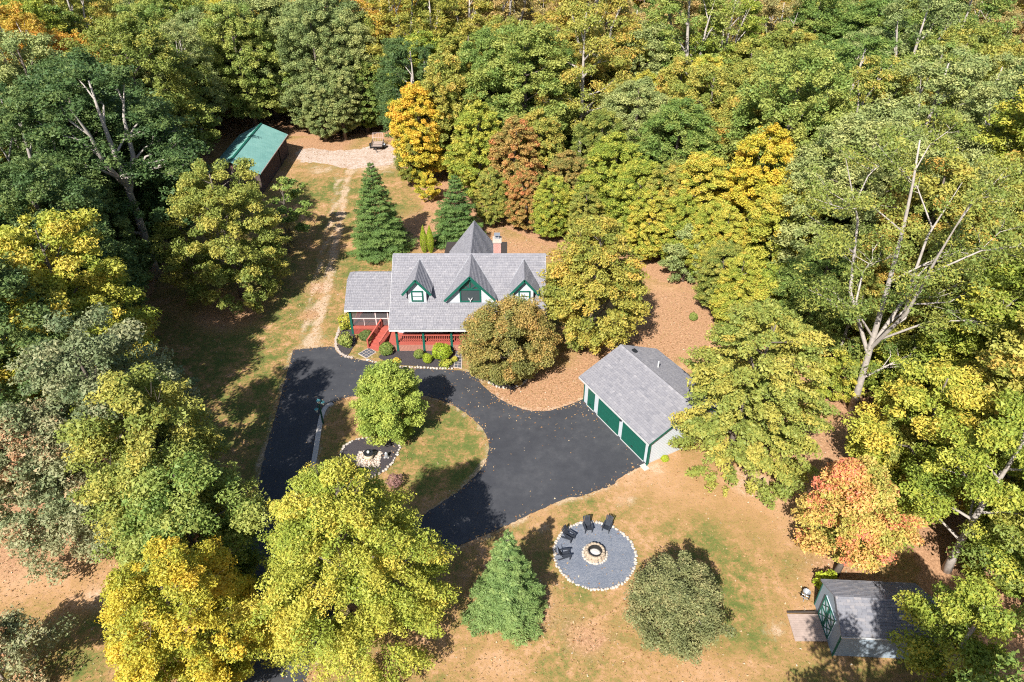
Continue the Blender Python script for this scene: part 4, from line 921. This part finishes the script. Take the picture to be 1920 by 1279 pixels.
def bush_mesh(seed, n, leaf, rough=.12, prof=None):
    """unit shrub: radius 1, height 2, built of small leaves on a lumpy shell"""
    rng = np.random.default_rng(seed); d = rng.normal(size=(n, 3)); d /= np.linalg.norm(d, axis=1, keepdims=True); ph = rng.uniform(0, 6.28, 4)
    lump = 1 + rough * (np.sin(5 * d[:, 0] + ph[0]) + np.sin(6 * d[:, 1] + ph[1]) + np.sin(7 * d[:, 2] + ph[2])) / 2
    p = d * (rng.uniform(.72, 1, n) ** .5 * lump)[:, None]
    if prof == 'column': p[:, :2] *= (1 - .65 * np.clip((p[:, 2:] + .3) / 1.3, 0, 1) ** 1.6)
    if prof == 'vase': p[:, :2] *= (.45 + .55 * np.clip((p[:, 2:] + 1) / 1.4, 0, 1))
    p[:, 2] = np.maximum(p[:, 2] + 1, .03); nr = d + .6 * rng.normal(size=(n, 3)); ln = leaf * rng.uniform(.7, 1.3, n)
    V, F = leaf_quads(p, nr, ln, ln * .6, rng); me = quad_mesh('foliage', V, F, np.clip(.25 + .45 * rng.uniform(size=n) + .3 * np.clip(p[:, 2] / 2, 0, 1), 0, 1)); me.materials.append(M['leaf_green']); return me
TREES = []
def plant(name, cat, label, x, y, meshes, s=1, sz=None, pal='green', group=None, rz=None, names=('trunk', 'crown')):
    o = thing(name, label, cat, (x, y), random.uniform(0, 6.28) if rz is None else rz, group); o.scale = (s, s, sz or s)
    for nm, me in zip(names, meshes):
        c = put(nm, me, o)
        if nm in ('crown', 'foliage'): c.material_slots[0].link = 'OBJECT'; c.material_slots[0].material = M['leaf_' + pal]
    return o
def tree(label, x, y, meshes, h, pal, group=None, H0=1., r=4, name='tree', cat='tree', rz=None, wide=1.):
    TREES.append((x, y, r)); return plant(name, cat, label, x, y, meshes, h / H0 * wide, h / H0, pal, group, rz)
# ------------------------------------------------------------------ trees that stand by themselves
T_ = tree
def solo(label, xy, h, r, pal, seed, base=.15, prof='ovoid', n1=12, nclump=280, clr=.8, nleaf=36000, leaf=.22, name='tree', **kw):
    TREES.append((xy[0], xy[1], r)); return plant(name, 'tree', label, xy[0], xy[1], broadleaf(seed, h, r, base, prof, n1, nclump, clr, nleaf, leaf, **kw), 1, None, pal, None, 0)
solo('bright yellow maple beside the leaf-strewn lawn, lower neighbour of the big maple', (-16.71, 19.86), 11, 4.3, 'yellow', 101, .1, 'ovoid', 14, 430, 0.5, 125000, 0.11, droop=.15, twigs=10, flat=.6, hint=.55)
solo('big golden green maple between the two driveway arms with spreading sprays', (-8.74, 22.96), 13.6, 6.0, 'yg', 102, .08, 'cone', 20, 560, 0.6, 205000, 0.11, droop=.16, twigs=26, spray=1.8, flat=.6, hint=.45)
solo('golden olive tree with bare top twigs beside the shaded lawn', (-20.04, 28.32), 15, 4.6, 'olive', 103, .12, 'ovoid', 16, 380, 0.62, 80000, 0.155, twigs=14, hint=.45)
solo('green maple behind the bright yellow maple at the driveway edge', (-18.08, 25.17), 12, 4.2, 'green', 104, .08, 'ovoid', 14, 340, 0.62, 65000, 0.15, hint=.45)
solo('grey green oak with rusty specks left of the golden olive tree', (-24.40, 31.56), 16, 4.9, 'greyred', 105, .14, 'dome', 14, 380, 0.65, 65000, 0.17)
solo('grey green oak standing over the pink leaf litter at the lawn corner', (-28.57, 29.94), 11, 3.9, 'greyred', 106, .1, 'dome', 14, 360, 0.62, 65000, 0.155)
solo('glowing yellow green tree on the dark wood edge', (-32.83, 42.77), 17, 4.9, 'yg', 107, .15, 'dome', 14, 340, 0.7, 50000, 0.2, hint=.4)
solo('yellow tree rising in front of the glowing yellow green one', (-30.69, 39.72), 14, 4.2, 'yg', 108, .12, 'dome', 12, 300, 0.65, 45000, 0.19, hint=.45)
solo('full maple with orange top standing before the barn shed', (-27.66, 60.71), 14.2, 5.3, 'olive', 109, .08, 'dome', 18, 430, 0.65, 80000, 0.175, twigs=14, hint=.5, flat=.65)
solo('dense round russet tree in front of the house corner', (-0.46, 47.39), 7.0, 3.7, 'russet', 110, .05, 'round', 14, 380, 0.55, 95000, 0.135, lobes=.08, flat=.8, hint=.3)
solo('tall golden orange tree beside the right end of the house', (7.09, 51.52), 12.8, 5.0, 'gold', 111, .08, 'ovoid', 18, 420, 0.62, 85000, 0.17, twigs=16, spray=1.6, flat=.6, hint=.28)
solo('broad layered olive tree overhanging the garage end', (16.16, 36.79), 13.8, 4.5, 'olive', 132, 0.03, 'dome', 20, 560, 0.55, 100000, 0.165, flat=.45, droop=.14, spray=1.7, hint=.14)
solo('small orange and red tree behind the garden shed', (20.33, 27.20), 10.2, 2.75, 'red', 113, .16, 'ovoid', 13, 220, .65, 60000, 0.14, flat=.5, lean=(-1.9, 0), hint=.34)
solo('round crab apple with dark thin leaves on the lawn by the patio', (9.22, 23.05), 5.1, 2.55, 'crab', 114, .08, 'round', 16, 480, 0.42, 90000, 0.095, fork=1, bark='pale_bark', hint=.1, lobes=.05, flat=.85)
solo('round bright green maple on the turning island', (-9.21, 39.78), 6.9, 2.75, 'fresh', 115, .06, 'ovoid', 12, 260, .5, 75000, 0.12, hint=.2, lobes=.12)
# evergreens
def ever(label, xy, h, r, pal, seed, **kw):
    TREES.append((xy[0], xy[1], r)); plant('spruce_tree', 'tree', label, xy[0], xy[1], conifer(seed, h, r, **kw), 1, None, pal, None, 0)
ever('pale feathery spruce between the patio and the big maple', (-0.22, 24.58), 7.3, 2.35, 'blue', 201, nlev=19, nbr=12, leaf=.16, per=680, frond=.46)
ever('tall dark green fir left of the house beside the dirt track', (-15.04, 70.91), 10.6, 3.6, 'spruce', 202, nlev=23, nbr=12, leaf=.20, per=680, frond=.5, power=.75)
ever('shorter dark green fir behind the house near the arborvitae', (-6.39, 73.33), 8.2, 3.0, 'spruce', 203, nlev=21, nbr=12, leaf=.20, per=520, frond=.5, power=.72)
# sparse pine beside the barn shed
solo('thin open pine with few needle tufts in front of the barn shed', (-25.72, 72.92), 8.2, 3.2, 'green', 116, .12, 'ovoid', 12, 60, .5, 5200, .26, fork=1, flat=.5, name='pine_tree')
solo('thin leafless young tree at the dirt track', (-25.36, 70.39), 4.2, 1.5, 'tan', 117, .2, 'round', 10, 40, .4, 1200, .16, fork=2)
solo('mid green tree behind the small orange and red tree', (26.5, 33.0), 12, 3.6, 'yg', 121, .1, 'dome', 12, 200, .75, 45000, 0.17)
solo('tall gold green tree with thin pale stems above the garden shed', (27.5, 27.5), 13.5, 3.9, 'yg', 122, .15, 'dome', 14, 220, .75, 44000, 0.16, fork=1, bark='pale_bark', hint=.25)
solo('yellow green tree leaning over the garden shed roof', (22.3, 19.3), 8.8, 3.0, 'yg', 123, .12, 'ovoid', 12, 200, .6, 32000, 0.14, bark='pale_bark', fork=1, hint=.25)
solo('tall olive tree beyond the garden shed with gaps between its sprays', (30.5, 23.5), 14, 4.2, 'olive', 124, .15, 'dome', 14, 260, .75, 44000, 0.16, bark='pale_bark', fork=1)
solo('low golden tree in front of the garden shed', (21.6, 16.4), 6.6, 2.2, 'yg', 125, .1, 'ovoid', 12, 180, .6, 32000, 0.13, hint=.3)
solo('thin grey leaved tree at the lawn corner beside the bright yellow maple', (-27.24, 19.98), 5, 2.2, 'greyred', 126, .1, 'dome', 14, 150, .6, 18000, 0.14, bark='pale_bark', fork=2)
for k_, (x_, y_) in enumerate(((15.6, 11.3), (21.2, 11.0))): solo('tall green tree overhanging the lower side of the garden shed', (x_, y_), 15, 3.5, 'green', 127 + k_, .3, 'dome', 12, 160, .8, 30000, .17)['group'] = 'tall green trees below the garden shed'
# tall pale-trunked trees
big = solo('huge pale-limbed tulip tree spreading over the wood beyond the garage', (27.69, 42.81), 24, 9.0, 'olive', 118, .16, 'vase', 17, 420, 0.7, 44000, 0.155, fork=2, bark='pale_bark', trunk_r=.27, hint=.25, inner=.5, lean=(-2.4, .5), leaders=3, limb_r=.9)
solo('tall white-trunked tree rising from the wood behind the house', (8.86, 91.98), 23, 5.6, 'olive', 119, .35, 'dome', 15, 220, .9, 28000, 0.21, fork=1, bark='pale_bark', limb_r=1.2, trunk_r=.36, hint=.3)

# ------------------------------------------------------------------ prototypes for the wood
OAK = [broadleaf(300 + i, 18, 5.0, .20, 'dome', 14, 620, .55, 92000, .17, flat=.8) for i in range(3)]
MAPLE = [broadleaf(310 + i, 15, 4.4, .10, 'ovoid', 15, 600, .50, 88000, .165, flat=.7, hint=.4, spray=1.4) for i in range(3)]
POPLAR = [broadleaf(320 + i, 20, 5.0, .28, 'dome', 16, 460, .58, 44000, .175, fork=1, bark='pale_bark', limb_r=1.0, leaders=2) for i in range(2)]
BARE = [broadleaf(330 + i, 17, 4.0, .28, 'vase', 15, 300, .5, 15000, .16, fork=2, bark='pale_bark', limb_r=.75, leaders=2) for i in range(2)]
SAP = [broadleaf(340 + i, 6, 2.6, .06, 'ovoid', 8, 130, .5, 18000, .17) for i in range(2)]
KINDS = {'oak': (OAK, 18, 4.8), 'maple': (MAPLE, 15, 4.4), 'poplar': (POPLAR, 20, 5.0), 'bare': (BARE, 17, 4.0)}
# colour of the wood from place to place (plan position of the crown tops)
ANCH = [((-73.54, 113.98), 'green'), ((-65.47, 106.56), 'orange'), ((-55.71, 81.53), 'olive'), ((-46.42, 75.33), 'dark'), ((-66.13, 122.36), 'olive'), ((-55.57, 113.98), 'olive'), ((-50.66, 113.98), 'green'), ((-47.66, 126.97), 'yellow'), ((-39.39, 94.00), 'sage'), ((-32.69, 113.98), 'sage'), ((-22.04, 81.53), 'sage'), ((-31.79, 94.00), 'sage'), ((-38.89, 63.54), 'dark'), ((-40.11, 75.33), 'dark'), ((-34.96, 75.33), 'olive'), ((-39.48, 55.63), 'olive'), ((-33.32, 52.24), 'dark'), ((-27.69, 46.34), 'dark'),
    ((-27.86, 43.77), 'dark'), ((-25.53, 35.67), 'green'), ((-13.14, 88.65), 'yellow'), ((-11.78, 73.43), 'orange'), ((-25.12, 131.91), 'orange'), ((-20.40, 99.94), 'dark'), ((-4.76, 110.16), 'gold'), ((-8.98, 94.00), 'green'), ((-4.66, 66.58), 'olive'), ((-8.30, 64.58), 'yg'), ((-10.01, 70.57), 'yellow'), ((1.74, 122.36), 'tan'), ((2.29, 75.33), 'olive'), ((4.08, 63.21), 'russet'), ((13.47, 81.53), 'olive'), ((9.65, 65.03), 'yg'), ((13.72, 65.03), 'sage'), ((13.64, 56.99), 'yg'),
    ((32.19, 122.36), 'tan'), ((26.26, 82.18), 'olive'), ((24.22, 64.77), 'yg'), ((19.28, 52.57), 'gold'), ((16.36, 50.68), 'yg'), ((40.44, 103.16), 'olive'), ((55.69, 122.36), 'olive'), ((48.94, 96.89), 'sage'), ((50.68, 86.16), 'olive'), ((73.74, 126.97), 'yg'), ((78.31, 122.36), 'tan'), ((48.16, 66.58), 'olive'), ((37.68, 50.15), 'olive'), ((29.10, 40.81), 'yg'), ((31.69, 40.26), 'yg'), ((27.51, 32.29), 'olive'), ((24.17, 25.50), 'yg'), ((23.90, 30.40), 'yg'), ((21.94, 23.84), 'yg'), ((21.75, 21.19), 'yg'), ((18.56, 18.32), 'yg'), ((21.23, 26.53), 'green'), ((24.79, 47.91), 'tan'), ((28.13, 48.45), 'yg'), ((20.12, 43.77), 'yg')]
LOOK = {'dark': 'deep green', 'green': 'mid green', 'sage': 'sage green', 'olive': 'olive gold', 'yg': 'yellow green', 'yellow': 'bright yellow', 'gold': 'golden', 'orange': 'orange gold', 'russet': 'russet green', 'greyred': 'rusty grey', 'tan': 'tan', 'brownred': 'brownish red'}
KSEL = {'dark': 'oak', 'green': 'oak', 'sage': 'oak', 'olive': 'maple', 'yg': 'maple', 'yellow': 'maple', 'gold': 'maple', 'orange': 'maple', 'russet': 'maple', 'greyred': 'oak', 'tan': 'bare', 'brownred': 'bare'}
KIND_NAME = {'oak': 'oak_tree', 'maple': 'maple_tree', 'poplar': 'tulip_tree', 'bare': 'bare_tree'}
KNAME = {'oak': 'full oak', 'maple': 'maple', 'poplar': 'open tree', 'bare': 'half bare tree'}
def size_word(h, H0): return 'tall ' if h > 18.6 else ('low ' if h < 11 else '')
def edge_dist(x, y):
    b = 1e9
    for (xa, ya), (xb, yb) in zip(YARD, YARD[1:] + YARD[:1]):
        q = max(0, min(1, ((x - xa) * (xb - xa) + (y - ya) * (yb - ya)) / ((xb - xa) ** 2 + (yb - ya) ** 2))); b = min(b, math.hypot(x - xa - q * (xb - xa), y - ya - q * (yb - ya)))
    return b
def zone(x, y): return ('at the edge of' if edge_dist(x, y) < 6 else ('far back in' if y > 105 or edge_dist(x, y) > 28 else 'within')) + zone0(x, y)[2:]
def zone0(x, y):
    if x < -14 and y > 85: return 'in the wood behind the barn shed'
    if x < -14: return 'in the wood beside the shaded lawn'
    if x > 16 and y < 48: return 'in the wood around the garden shed'
    if x > 16: return 'in the wood beyond the garage'
    return 'in the wood behind the house'
rs = random.Random(5); placed = [(x, y, .62 * r) for x, y, r in TREES]
def visible(x, y, h, m=6): 
    d = y * .819 + (37 - h) * .574
    return abs(x) < .745 * d + m
def free(x, y, rad):
    return all((x - a) ** 2 + (y - b) ** 2 > (rad + r_) ** 2 for a, b, r_ in placed)
def nearest(x, y): return min(ANCH, key=lambda a: (a[0][0] - x) ** 2 + (a[0][1] - y) ** 2 + rs.uniform(0, 90))[1]
MUST = [(-33, 88, 2.9), (-33, 102, 2.9), (-33, 95, 2.9), (-36.6, 88, 4.6), (-36.6, 95, 4.6), (-36.6, 101, 4.6), (-38.5, 94, 3.6), (-39.8, 90, 3.0), (-39.5, 98, 3.0)] + [(x, y, .3) for x, y in ((-31.53, 102.11), (-27.25, 100.97), (-24.04, 100.97), (-21.83, 102.11), (-21.14, 106.37), (-18.60, 102.11), (-27.62, 95.58), (-23.75, 91.59), (-21.62, 81.05), (-20.46, 72.24), (-19.08, 60.40), (-20.37, 93.55), (-30.18, 93.55), (-24.99, 81.05), (-15.87, 67.13), (-22.34, 62.53), (-22.19, 41.65), (-24.29, 40.39), (-21.42, 36.90), (-31.32, 52.80), (-28.44, 47.92), (-33.55, 54.57), (-25.58, 46.43), (15.81, 60.40), (16.64, 56.42), (15.17, 63.08), (17.38, 55.02), (21.80, 38.02), (24.38, 40.09), (22.61, 36.90), (17.05, 32.78), (16.78, 28.33), (14.76, 22.79), (17.56, 25.59), (13.09, 21.18), (-1.80, 21.50), (4.22, 21.81), (1.18, 20.88), (16.61, 22.79), (15.36, 20.88), (-30.14, 27.12), (-26.74, 24.50), (-28.69, 23.46), (-26.07, 26.35), (-31.30, 29.16), (-28.38, 26.35), (-11.81, 77.94), (1.87, 72.92), (-13.13, 83.50), (-9.78, 70.91), (-6.37, 75.01), (-17.56, 81.05), (11.93, 52.80), (18.45, 31.37))] \
    + [(18.2, 21.9, 2.2), (18.6, 24.9, 2.3), (20, 23.4, 3), (20, 21.8, 1.2), (21.5, 23.5, 3), (17.2, 23.4, .2)] + [(27.3 - .004 * z * z, 42.6, z) for z in (.5, 3, 5, 7, 9, 11)] + [(21, 28, z) for z in (3, 5, 7, 9)] + [(19.5, 28, 6), (22.5, 28, 6), (16.5, 36, 8), (16.5, 34, 3), (20, 36, 7)] + [(9, 92, z) for z in (10, 14)] + [(-6.2, 72.5, z) for z in (1.5, 3, 5, 7)] + [(-7.6, 72.5, 2), (-4.8, 72.5, 3), (-14.6, 70.5, 3), (-14.6, 70.5, 6), (-14.6, 70.5, 9), (-12.5, 70.5, 3), (-20.6, 105.5, 1), (-19.6, 105.5, 1), (-21.6, 105.5, 1), (-9.5, 70.5, 2.8), (-1.4, 57.5, 8), (-3.75, 63, 7)]
def blocks(x, y, h, r):
    for qx, qy, qz in MUST:
        t = min(1., (x * qx + y * qy) / (qx * qx + qy * qy)); z = 37 + (qz - 37) * t
        if math.hypot(qx * t - x, qy * t - y) < r * .95 and z < h * .97: return True
    return False
BUILT = [(-40.5, 84, 6.5), (-42.5, 78, 5), (-43, 92, 5), (-36.5, 96, 9.5), (-36, 90, 7), (-36.5, 103, 7)]
def wood_tree(x, y, pal, kind=None, h=None, fixed=False):
    if kind: pass
    kind = kind or (KSEL[pal] if rs.random() < .6 else rs.choice(['oak', 'maple', 'poplar', 'poplar'])); meshes, H0, r0 = KINDS[kind]
    if kind == 'bare' and pal not in ('tan', 'brownred'): kind = 'oak'; meshes, H0, r0 = KINDS[kind]
    h = h or H0 * rs.uniform(.92, 1.22)
    if not fixed:
        for f in (1, .85, .7, .55):
            if not blocks(x, y, h * f, r0 * h * f / H0): break
        else: return
        h *= f
    lab = f'{size_word(h, H0)}{LOOK[pal]} {KNAME[kind]} {zone(x, y)}'
    tree(lab, x, y, rs.choice(meshes), h, pal, lab, H0, 3.5, KIND_NAME[kind], wide=rs.uniform(.98, 1.28)); placed.append((x, y, rs.uniform(2.8, 3.5)))
# edge trees placed from the photograph, then the wood is filled behind them
EDGE = [((-12.14, 90.63), 'yellow', 'maple', 16), ((-12.11, 81.85), 'orange', 'maple', 10), ((-13.17, 104.44), 'yg', 'maple', 17), ((-9.05, 93.55), 'olive', 'maple', 17), ((-6.47, 102.11), 'gold', 'maple', 18), ((-4.15, 83.50), 'yg', 'maple', 13), ((0.00, 81.05), 'russet', 'maple', 12), ((3.46, 83.50), 'olive', 'maple', 12), ((6.56, 77.94), 'russet', 'maple', 9), ((11.47, 75.01), 'yg', 'maple', 12), ((14.37, 70.91), 'yg', 'maple', 11), ((19.02, 77.94), 'green', 'oak', 15), ((15.56, 86.07), 'sage', 'oak', 15), ((25.60, 68.36), 'yellow', 'maple', 15), ((20.51, 69.62), 'yg', 'maple', 12), ((26.65, 61.99), 'yg', 'maple', 12), ((21.23, 62.53), 'yg', 'maple', 9), ((31.54, 91.59), 'brownred', 'bare', 14), ((-30.31, 111.98), 'sage', 'oak', 20), ((-40.50, 119.85), 'sage', 'oak', 21), ((-25.78, 113.87), 'sage', 'oak', 18), ((-37.59, 122.88), 'sage', 'oak', 20), ((-29.46, 119.85), 'sage', 'oak', 21), ((-48.39, 114.69), 'sage', 'oak', 18), ((17.68, 66.77), 'yg', 'maple', 9), ((19.91, 63.64), 'yg', 'maple', 9), ((16.21, 69.87), 'olive', 'maple', 11), ((13.66, 73.33), 'yg', 'maple', 10), ((-2.28, 77.04), 'olive', 'maple', 7.5), ((1.60, 75.58), 'russet', 'maple', 8), ((4.40, 73.61), 'yg', 'maple', 8), ((7.95, 70.91), 'olive', 'maple', 8), ((-13.51, 89.69), 'gold', 'maple', 12), ((14.55, 68.11), 'yg', 'maple', 8.5), ((20.25, 57.38), 'olive', 'maple', 8), ((20.59, 54.57), 'yg', 'maple', 8), ((-29.40, 107.85), 'sage', 'maple', 11), ((-26.39, 108.86), 'sage', 'maple', 13), ((-32.66, 111.98), 'sage', 'maple', 12), ((-23.60, 112.51), 'green', 'maple', 12), ((-37.29, 118.09), 'green', 'maple', 12), ((-44.83, 121.96), 'dark', 'maple', 13), ((-29.30, 114.69), 'dark', 'maple', 12), ((32.86, 114.69), 'tan', 'bare', 19), ((27.98, 47.92), 'olive', 'poplar', 10), ((26.55, 51.94), 'green', 'oak', 10)]
for (x, y), pal, kind, h in EDGE: wood_tree(x, y, pal, kind, h)
n_try = 0
for n_try in range(9000):
    y = 15 + 115 * rs.random(); x = rs.uniform(-.62, .62) * 2 * (.62 * y + 16)
    if not visible(x, y, 17) or in_poly(YARD, x, y) or not free(x, y, 2.3): continue
    if any((x - a) ** 2 + (y - b) ** 2 < r_ * r_ for a, b, r_ in BUILT): continue
    if (14 < x < 26 and y < 27) or (y < 34 and -24 < x < 20) or y < 15: continue
    pal_ = nearest(x, y); near_ = {'olive': ('green', 'yg', 'sage', 'olive'), 'yg': ('green', 'olive', 'gold'), 'green': ('sage', 'yg', 'dark'), 'sage': ('green', 'olive'), 'gold': ('olive', 'yg')}.get(pal_)
    wood_tree(x, y, rs.choice(near_) if near_ and rs.random() < .55 and not (x > 14 and y < 42) else pal_)
    if len(TREES) > 330: break
for n_try in range(1500):
    y = rs.uniform(118, 150); x = rs.uniform(-.62, .62) * 2 * (.62 * y + 16)
    if visible(x, y, 17) and free(x, y, 2.9): wood_tree(x, y, rs.choice(['olive', 'green', 'yg', 'green', 'sage', 'gold', 'tan', 'orange']), None, rs.uniform(16, 21))
# the far-off wood behind, one mass
def far_wood():
    rng = np.random.default_rng(9); P, Nn, T = [], [], []
    for k in range(150):
        y = rng.uniform(146, 230); x = rng.uniform(-.62, .62) * 2 * (.62 * y + 14); h = rng.uniform(13, 21); r = rng.uniform(4, 6); n = 700
        d = rng.normal(size=(n, 3)); d[:, 2] = np.abs(d[:, 2]) * 1.2 - .5; d /= np.linalg.norm(d, axis=1, keepdims=True); lump = 1 + .22 * np.sin(6 * d[:, 0] + k) * np.sin(5 * d[:, 1] + 2 * k) + .15 * np.sin(9 * d[:, 2] + k)
        P.append(np.array([x, y, h - .8 * r * 1.2]) + d * np.array([r, r, r * 1.25]) * (lump * rng.uniform(.8, 1, n))[:, None]); Nn.append(d + .5 * rng.normal(size=(n, 3)) + np.array([0, 0, .3])); T.append(np.clip(rng.uniform(0, .7) + .3 * rng.uniform(size=n), 0, 1))
    P, Nn, T = map(np.concatenate, (P, Nn, T)); ln = rng.uniform(.35, .85, len(P)); V, F = leaf_quads(P, Nn, ln, ln * .7, rng); me = quad_mesh('far_wood', V, F, T); me.materials.append(M['leaf_far']); tag(put('far_wood', me), 'far-off autumn wood closing the view', None, None, 'stuff')
far_wood()
# understory saplings inside the wood's edge
placed = [(x, y, .7) for x, y, r in TREES]; n_s = 0
for n_try in range(6000):
    y = 24 + 83 * rs.random(); x = rs.uniform(-.62, .62) * 2 * (.62 * y + 16)
    if not visible(x, y, 5, 3) or in_poly(YARD, x, y) or not free(x, y, .9) or any((x - a) ** 2 + (y - b) ** 2 < r_ * r_ for a, b, r_ in BUILT): continue
    if x > 14 and y < 27 and x < 26: continue
    s_ = rs.uniform(.55, 1.15)
    if blocks(x, y, 6 * s_, 2.5 * s_): continue
    pal = nearest(x, y); pal = pal if pal not in ('tan', 'brownred') else 'olive'; lab = f'low {LOOK[pal]} sapling {zone(x, y)}'
    plant('sapling', 'sapling', lab, x, y, rs.choice(SAP), s_, None, pal, lab); placed.append((x, y, .9)); n_s += 1
    if n_s > 170: break

# ------------------------------------------------------------------ shrubs and small plants
BALL = [bush_mesh(i, 2600, .16) for i in range(2)]; COL = bush_mesh(5, 3800, .12, .05, 'column'); LOOSE = [bush_mesh(8 + i, 900, .30, .3) for i in range(2)]; VASE = bush_mesh(12, 1500, .17, .2, 'vase')
STEM = MB().tube([(0, 0, -.05), (0, 0, 1.0)], [.06, .03], 5).tube([(0, 0, .2), (.3, .1, 1.1)], [.04, .02], 4).tube([(0, 0, .2), (-.25, .2, 1.1)], [.04, .02], 4).tube([(0, 0, .2), (0, -.3, 1.1)], [.04, .02], 4).mesh('stem', 'twig')
def shrub(label, xy, r, h, me, pal, cat='shrub', name='shrub', group=None): plant(name, cat, label, xy[0], xy[1], (STEM, me), r, h / 2, pal, group, None, ('stem', 'foliage'))
shrub('clipped green ball shrub beside the foot of the red stairs', (-11.38, 50.77), .66, 1.15, BALL[0], 'green')
shrub('small rounded shrub behind the dome shrub in the mulch bed', (-8.36, 50.20), .46, .85, BALL[1], 'green')
shrub('small egg shaped shrub in front of the large clipped ball', (-7.52, 49.48), .44, .95, BALL[0], 'lime')
shrub('large clipped ball shrub in the mulch bed before the porch', (-6.30, 50.20), .86, 1.45, BALL[1], 'lime')
shrub('low leafy flowering plant in front of the large clipped ball', (-5.87, 49.01), .5, .55, LOOSE[0], 'yg', 'plant', 'leafy_plant')
shrub('tiny yellowing plant in the middle of the mulch bed', (-10.30, 49.56), .36, .35, LOOSE[1], 'yellow', 'plant', 'leafy_plant')
shrub('tall loose bush at the corner of the screened porch', (-15.83, 54.93), .62, 1.5, LOOSE[0], 'yg')
shrub('loose green bush at the end of the block edging', (-15.28, 52.11), .62, 1.25, LOOSE[1], 'green')
shrub('dark bush between the screened porch and the stairs', (-13.62, 53.06), .62, .95, BALL[0], 'dark')
shrub('yellow potted flower at the top of the slate path', (-5.26, 51.86), .24, .45, LOOSE[0], 'yellow', 'plant', 'flower')
shrub('pale grass plant half way along the slate path', (-5.11, 49.64), .28, .5, LOOSE[1], 'yg', 'plant', 'flower')
shrub('bare purple barberry bush on the island lawn', (-8.35, 34.46), .62, 1.25, VASE, 'purple')
shrub('small yellow green clump at the edge of the island bed', (-10.99, 35.82), .3, .55, LOOSE[1], 'lime', 'plant', 'leafy_plant')
shrub('small dark ball shrub on the orange leaf litter', (17.63, 56.42), .42, .8, BALL[0], 'green')
shrub('small green tuft at the garage corner', (11.41, 37.23), .3, .45, BALL[1], 'lime', 'plant', 'leafy_plant')
shrub('leafy bush against the left corner of the garden shed', (19.26, 26.23), .6, 1.3, LOOSE[0], 'lime')
for x in (795, 806): shrub('slim lime green arborvitae of the pair behind the house', (-9.97, 70.39) if x == 795 else (-9.24, 70.39), .44, 3.4, COL, 'lime', 'tree', 'arborvitae', 'pair of arborvitae behind the house')

# ------------------------------------------------------------------ ground sheet, grass and fallen leaves
build_ground([t for t in TREES if in_poly(YARD, t[0], t[1])])
def scatter(name, n, poly, box, size, mat, z, holes=(), stand=False, seed=1, tmean=.5):
    rng = np.random.default_rng(seed); x = rng.uniform(box[0], box[1], n); y = rng.uniform(box[2], box[3], n); ok = np.ones(n, bool)
    if poly: ok &= in_poly(poly, x, y)
    for h in holes: ok &= ~in_poly(h, x, y)
    x, y = x[ok], y[ok]; m = len(x); nr = np.stack([rng.normal(size=m) * .25, rng.normal(size=m) * .25, np.ones(m)], 1); ln = size * rng.uniform(.6, 1.5, m)
    if stand: nr = np.stack([rng.normal(size=m), rng.normal(size=m), rng.uniform(.1, .8, m)], 1)
    V, F = leaf_quads(np.stack([x, y, np.full(m, z)], 1), nr, ln, ln * (.3 if stand else .7), rng, np.tile([0, 0, 1.], (m, 1)) + rng.normal(size=(m, 3)) * .5 if stand else None)
    V[:, 2] = np.maximum(V[:, 2], z - .03 if not stand else .0); me = quad_mesh(name, V, F, np.clip(rng.normal(tmean, .28, m), 0, 1)); me.materials.append(M[mat]); return tag(put(name, me), kind='stuff')
HOUSE_PAD = [(-15, 53.5), (-10.9, 51), (2.6, 51), (2.6, 62), (-15, 60)]
GAR_PAD = [(gL + gd * a + Vector((-gd.y, gd.x)) * b)[:] for a, b in ((.3, .3), (GLEN - .3, .3), (GLEN - .3, GW - .3), (.3, GW - .3))]
beds = [HOUSE_PAD, GAR_PAD, circ(PR + .1), GRAVEL_PAD, IB]
class _Y: pass
lawn_holes = beds + [DRIVE]
scatter('fallen_leaves', 9000, YARD, (-40, 35, 16, 108), .11, 'fallen', .05, beds[:2] + [DRIVE], seed=2)['label'] = 'dry leaves fallen over the lawn and driveway'
def drift():
    rng = np.random.default_rng(21); P = []
    for loop in (DRIVE, ISLAND):
        L_ = np.array(resample(loop, .1)); k = rng.integers(0, len(L_), 1100 if loop is DRIVE else 600); P.append(L_[k] + rng.normal(size=(len(k), 2)) * .22)
    for x, y, r in TREES:
        if in_poly(YARD, x, y): n = int(70 * r); P.append(np.array([x, y]) + rng.normal(size=(n, 2)) * r * .75)
    for c, s_ in LITTER_SPOTS: P.append(np.array(c) + rng.normal(size=(int(60 * s_), 2)) * s_ * .7)
    P = np.concatenate(P); P = P[~in_poly(HOUSE_PAD, P[:, 0], P[:, 1]) & ~in_poly(GAR_PAD, P[:, 0], P[:, 1])]; m = len(P); ln = rng.uniform(.07, .17, m)
    V, F = leaf_quads(np.column_stack([P, np.full(m, .055)]), np.stack([rng.normal(size=m) * .3, rng.normal(size=m) * .3, np.ones(m)], 1), ln, ln * .7, rng); me = quad_mesh('leaf_drift', V, F, np.clip(rng.normal(.4, .3, m), 0, 1)); me.materials.append(M['fallen']); tag(put('leaf_drift', me), 'dry leaves drifted along the driveway edges and under trees', None, None, 'stuff')
drift()
scatter('driveway_leaves', 1500, DRIVE, (-40, 35, 16, 60), .09, 'fallen', .05, [ISLAND], seed=8)['label'] = 'few dry leaves blown onto the asphalt'
scatter('grass', 150000, YARD, (-34, 26, 17, 100), .11, 'blade', .03, lawn_holes, True, 3)['label'] = 'short mown grass of the lawn'
scatter('island_grass', 14000, ISLAND, (-22, 2, 18, 48), .11, 'blade', .03, [IB], True, 4, .4)['label'] = 'short mown grass of the turning island'
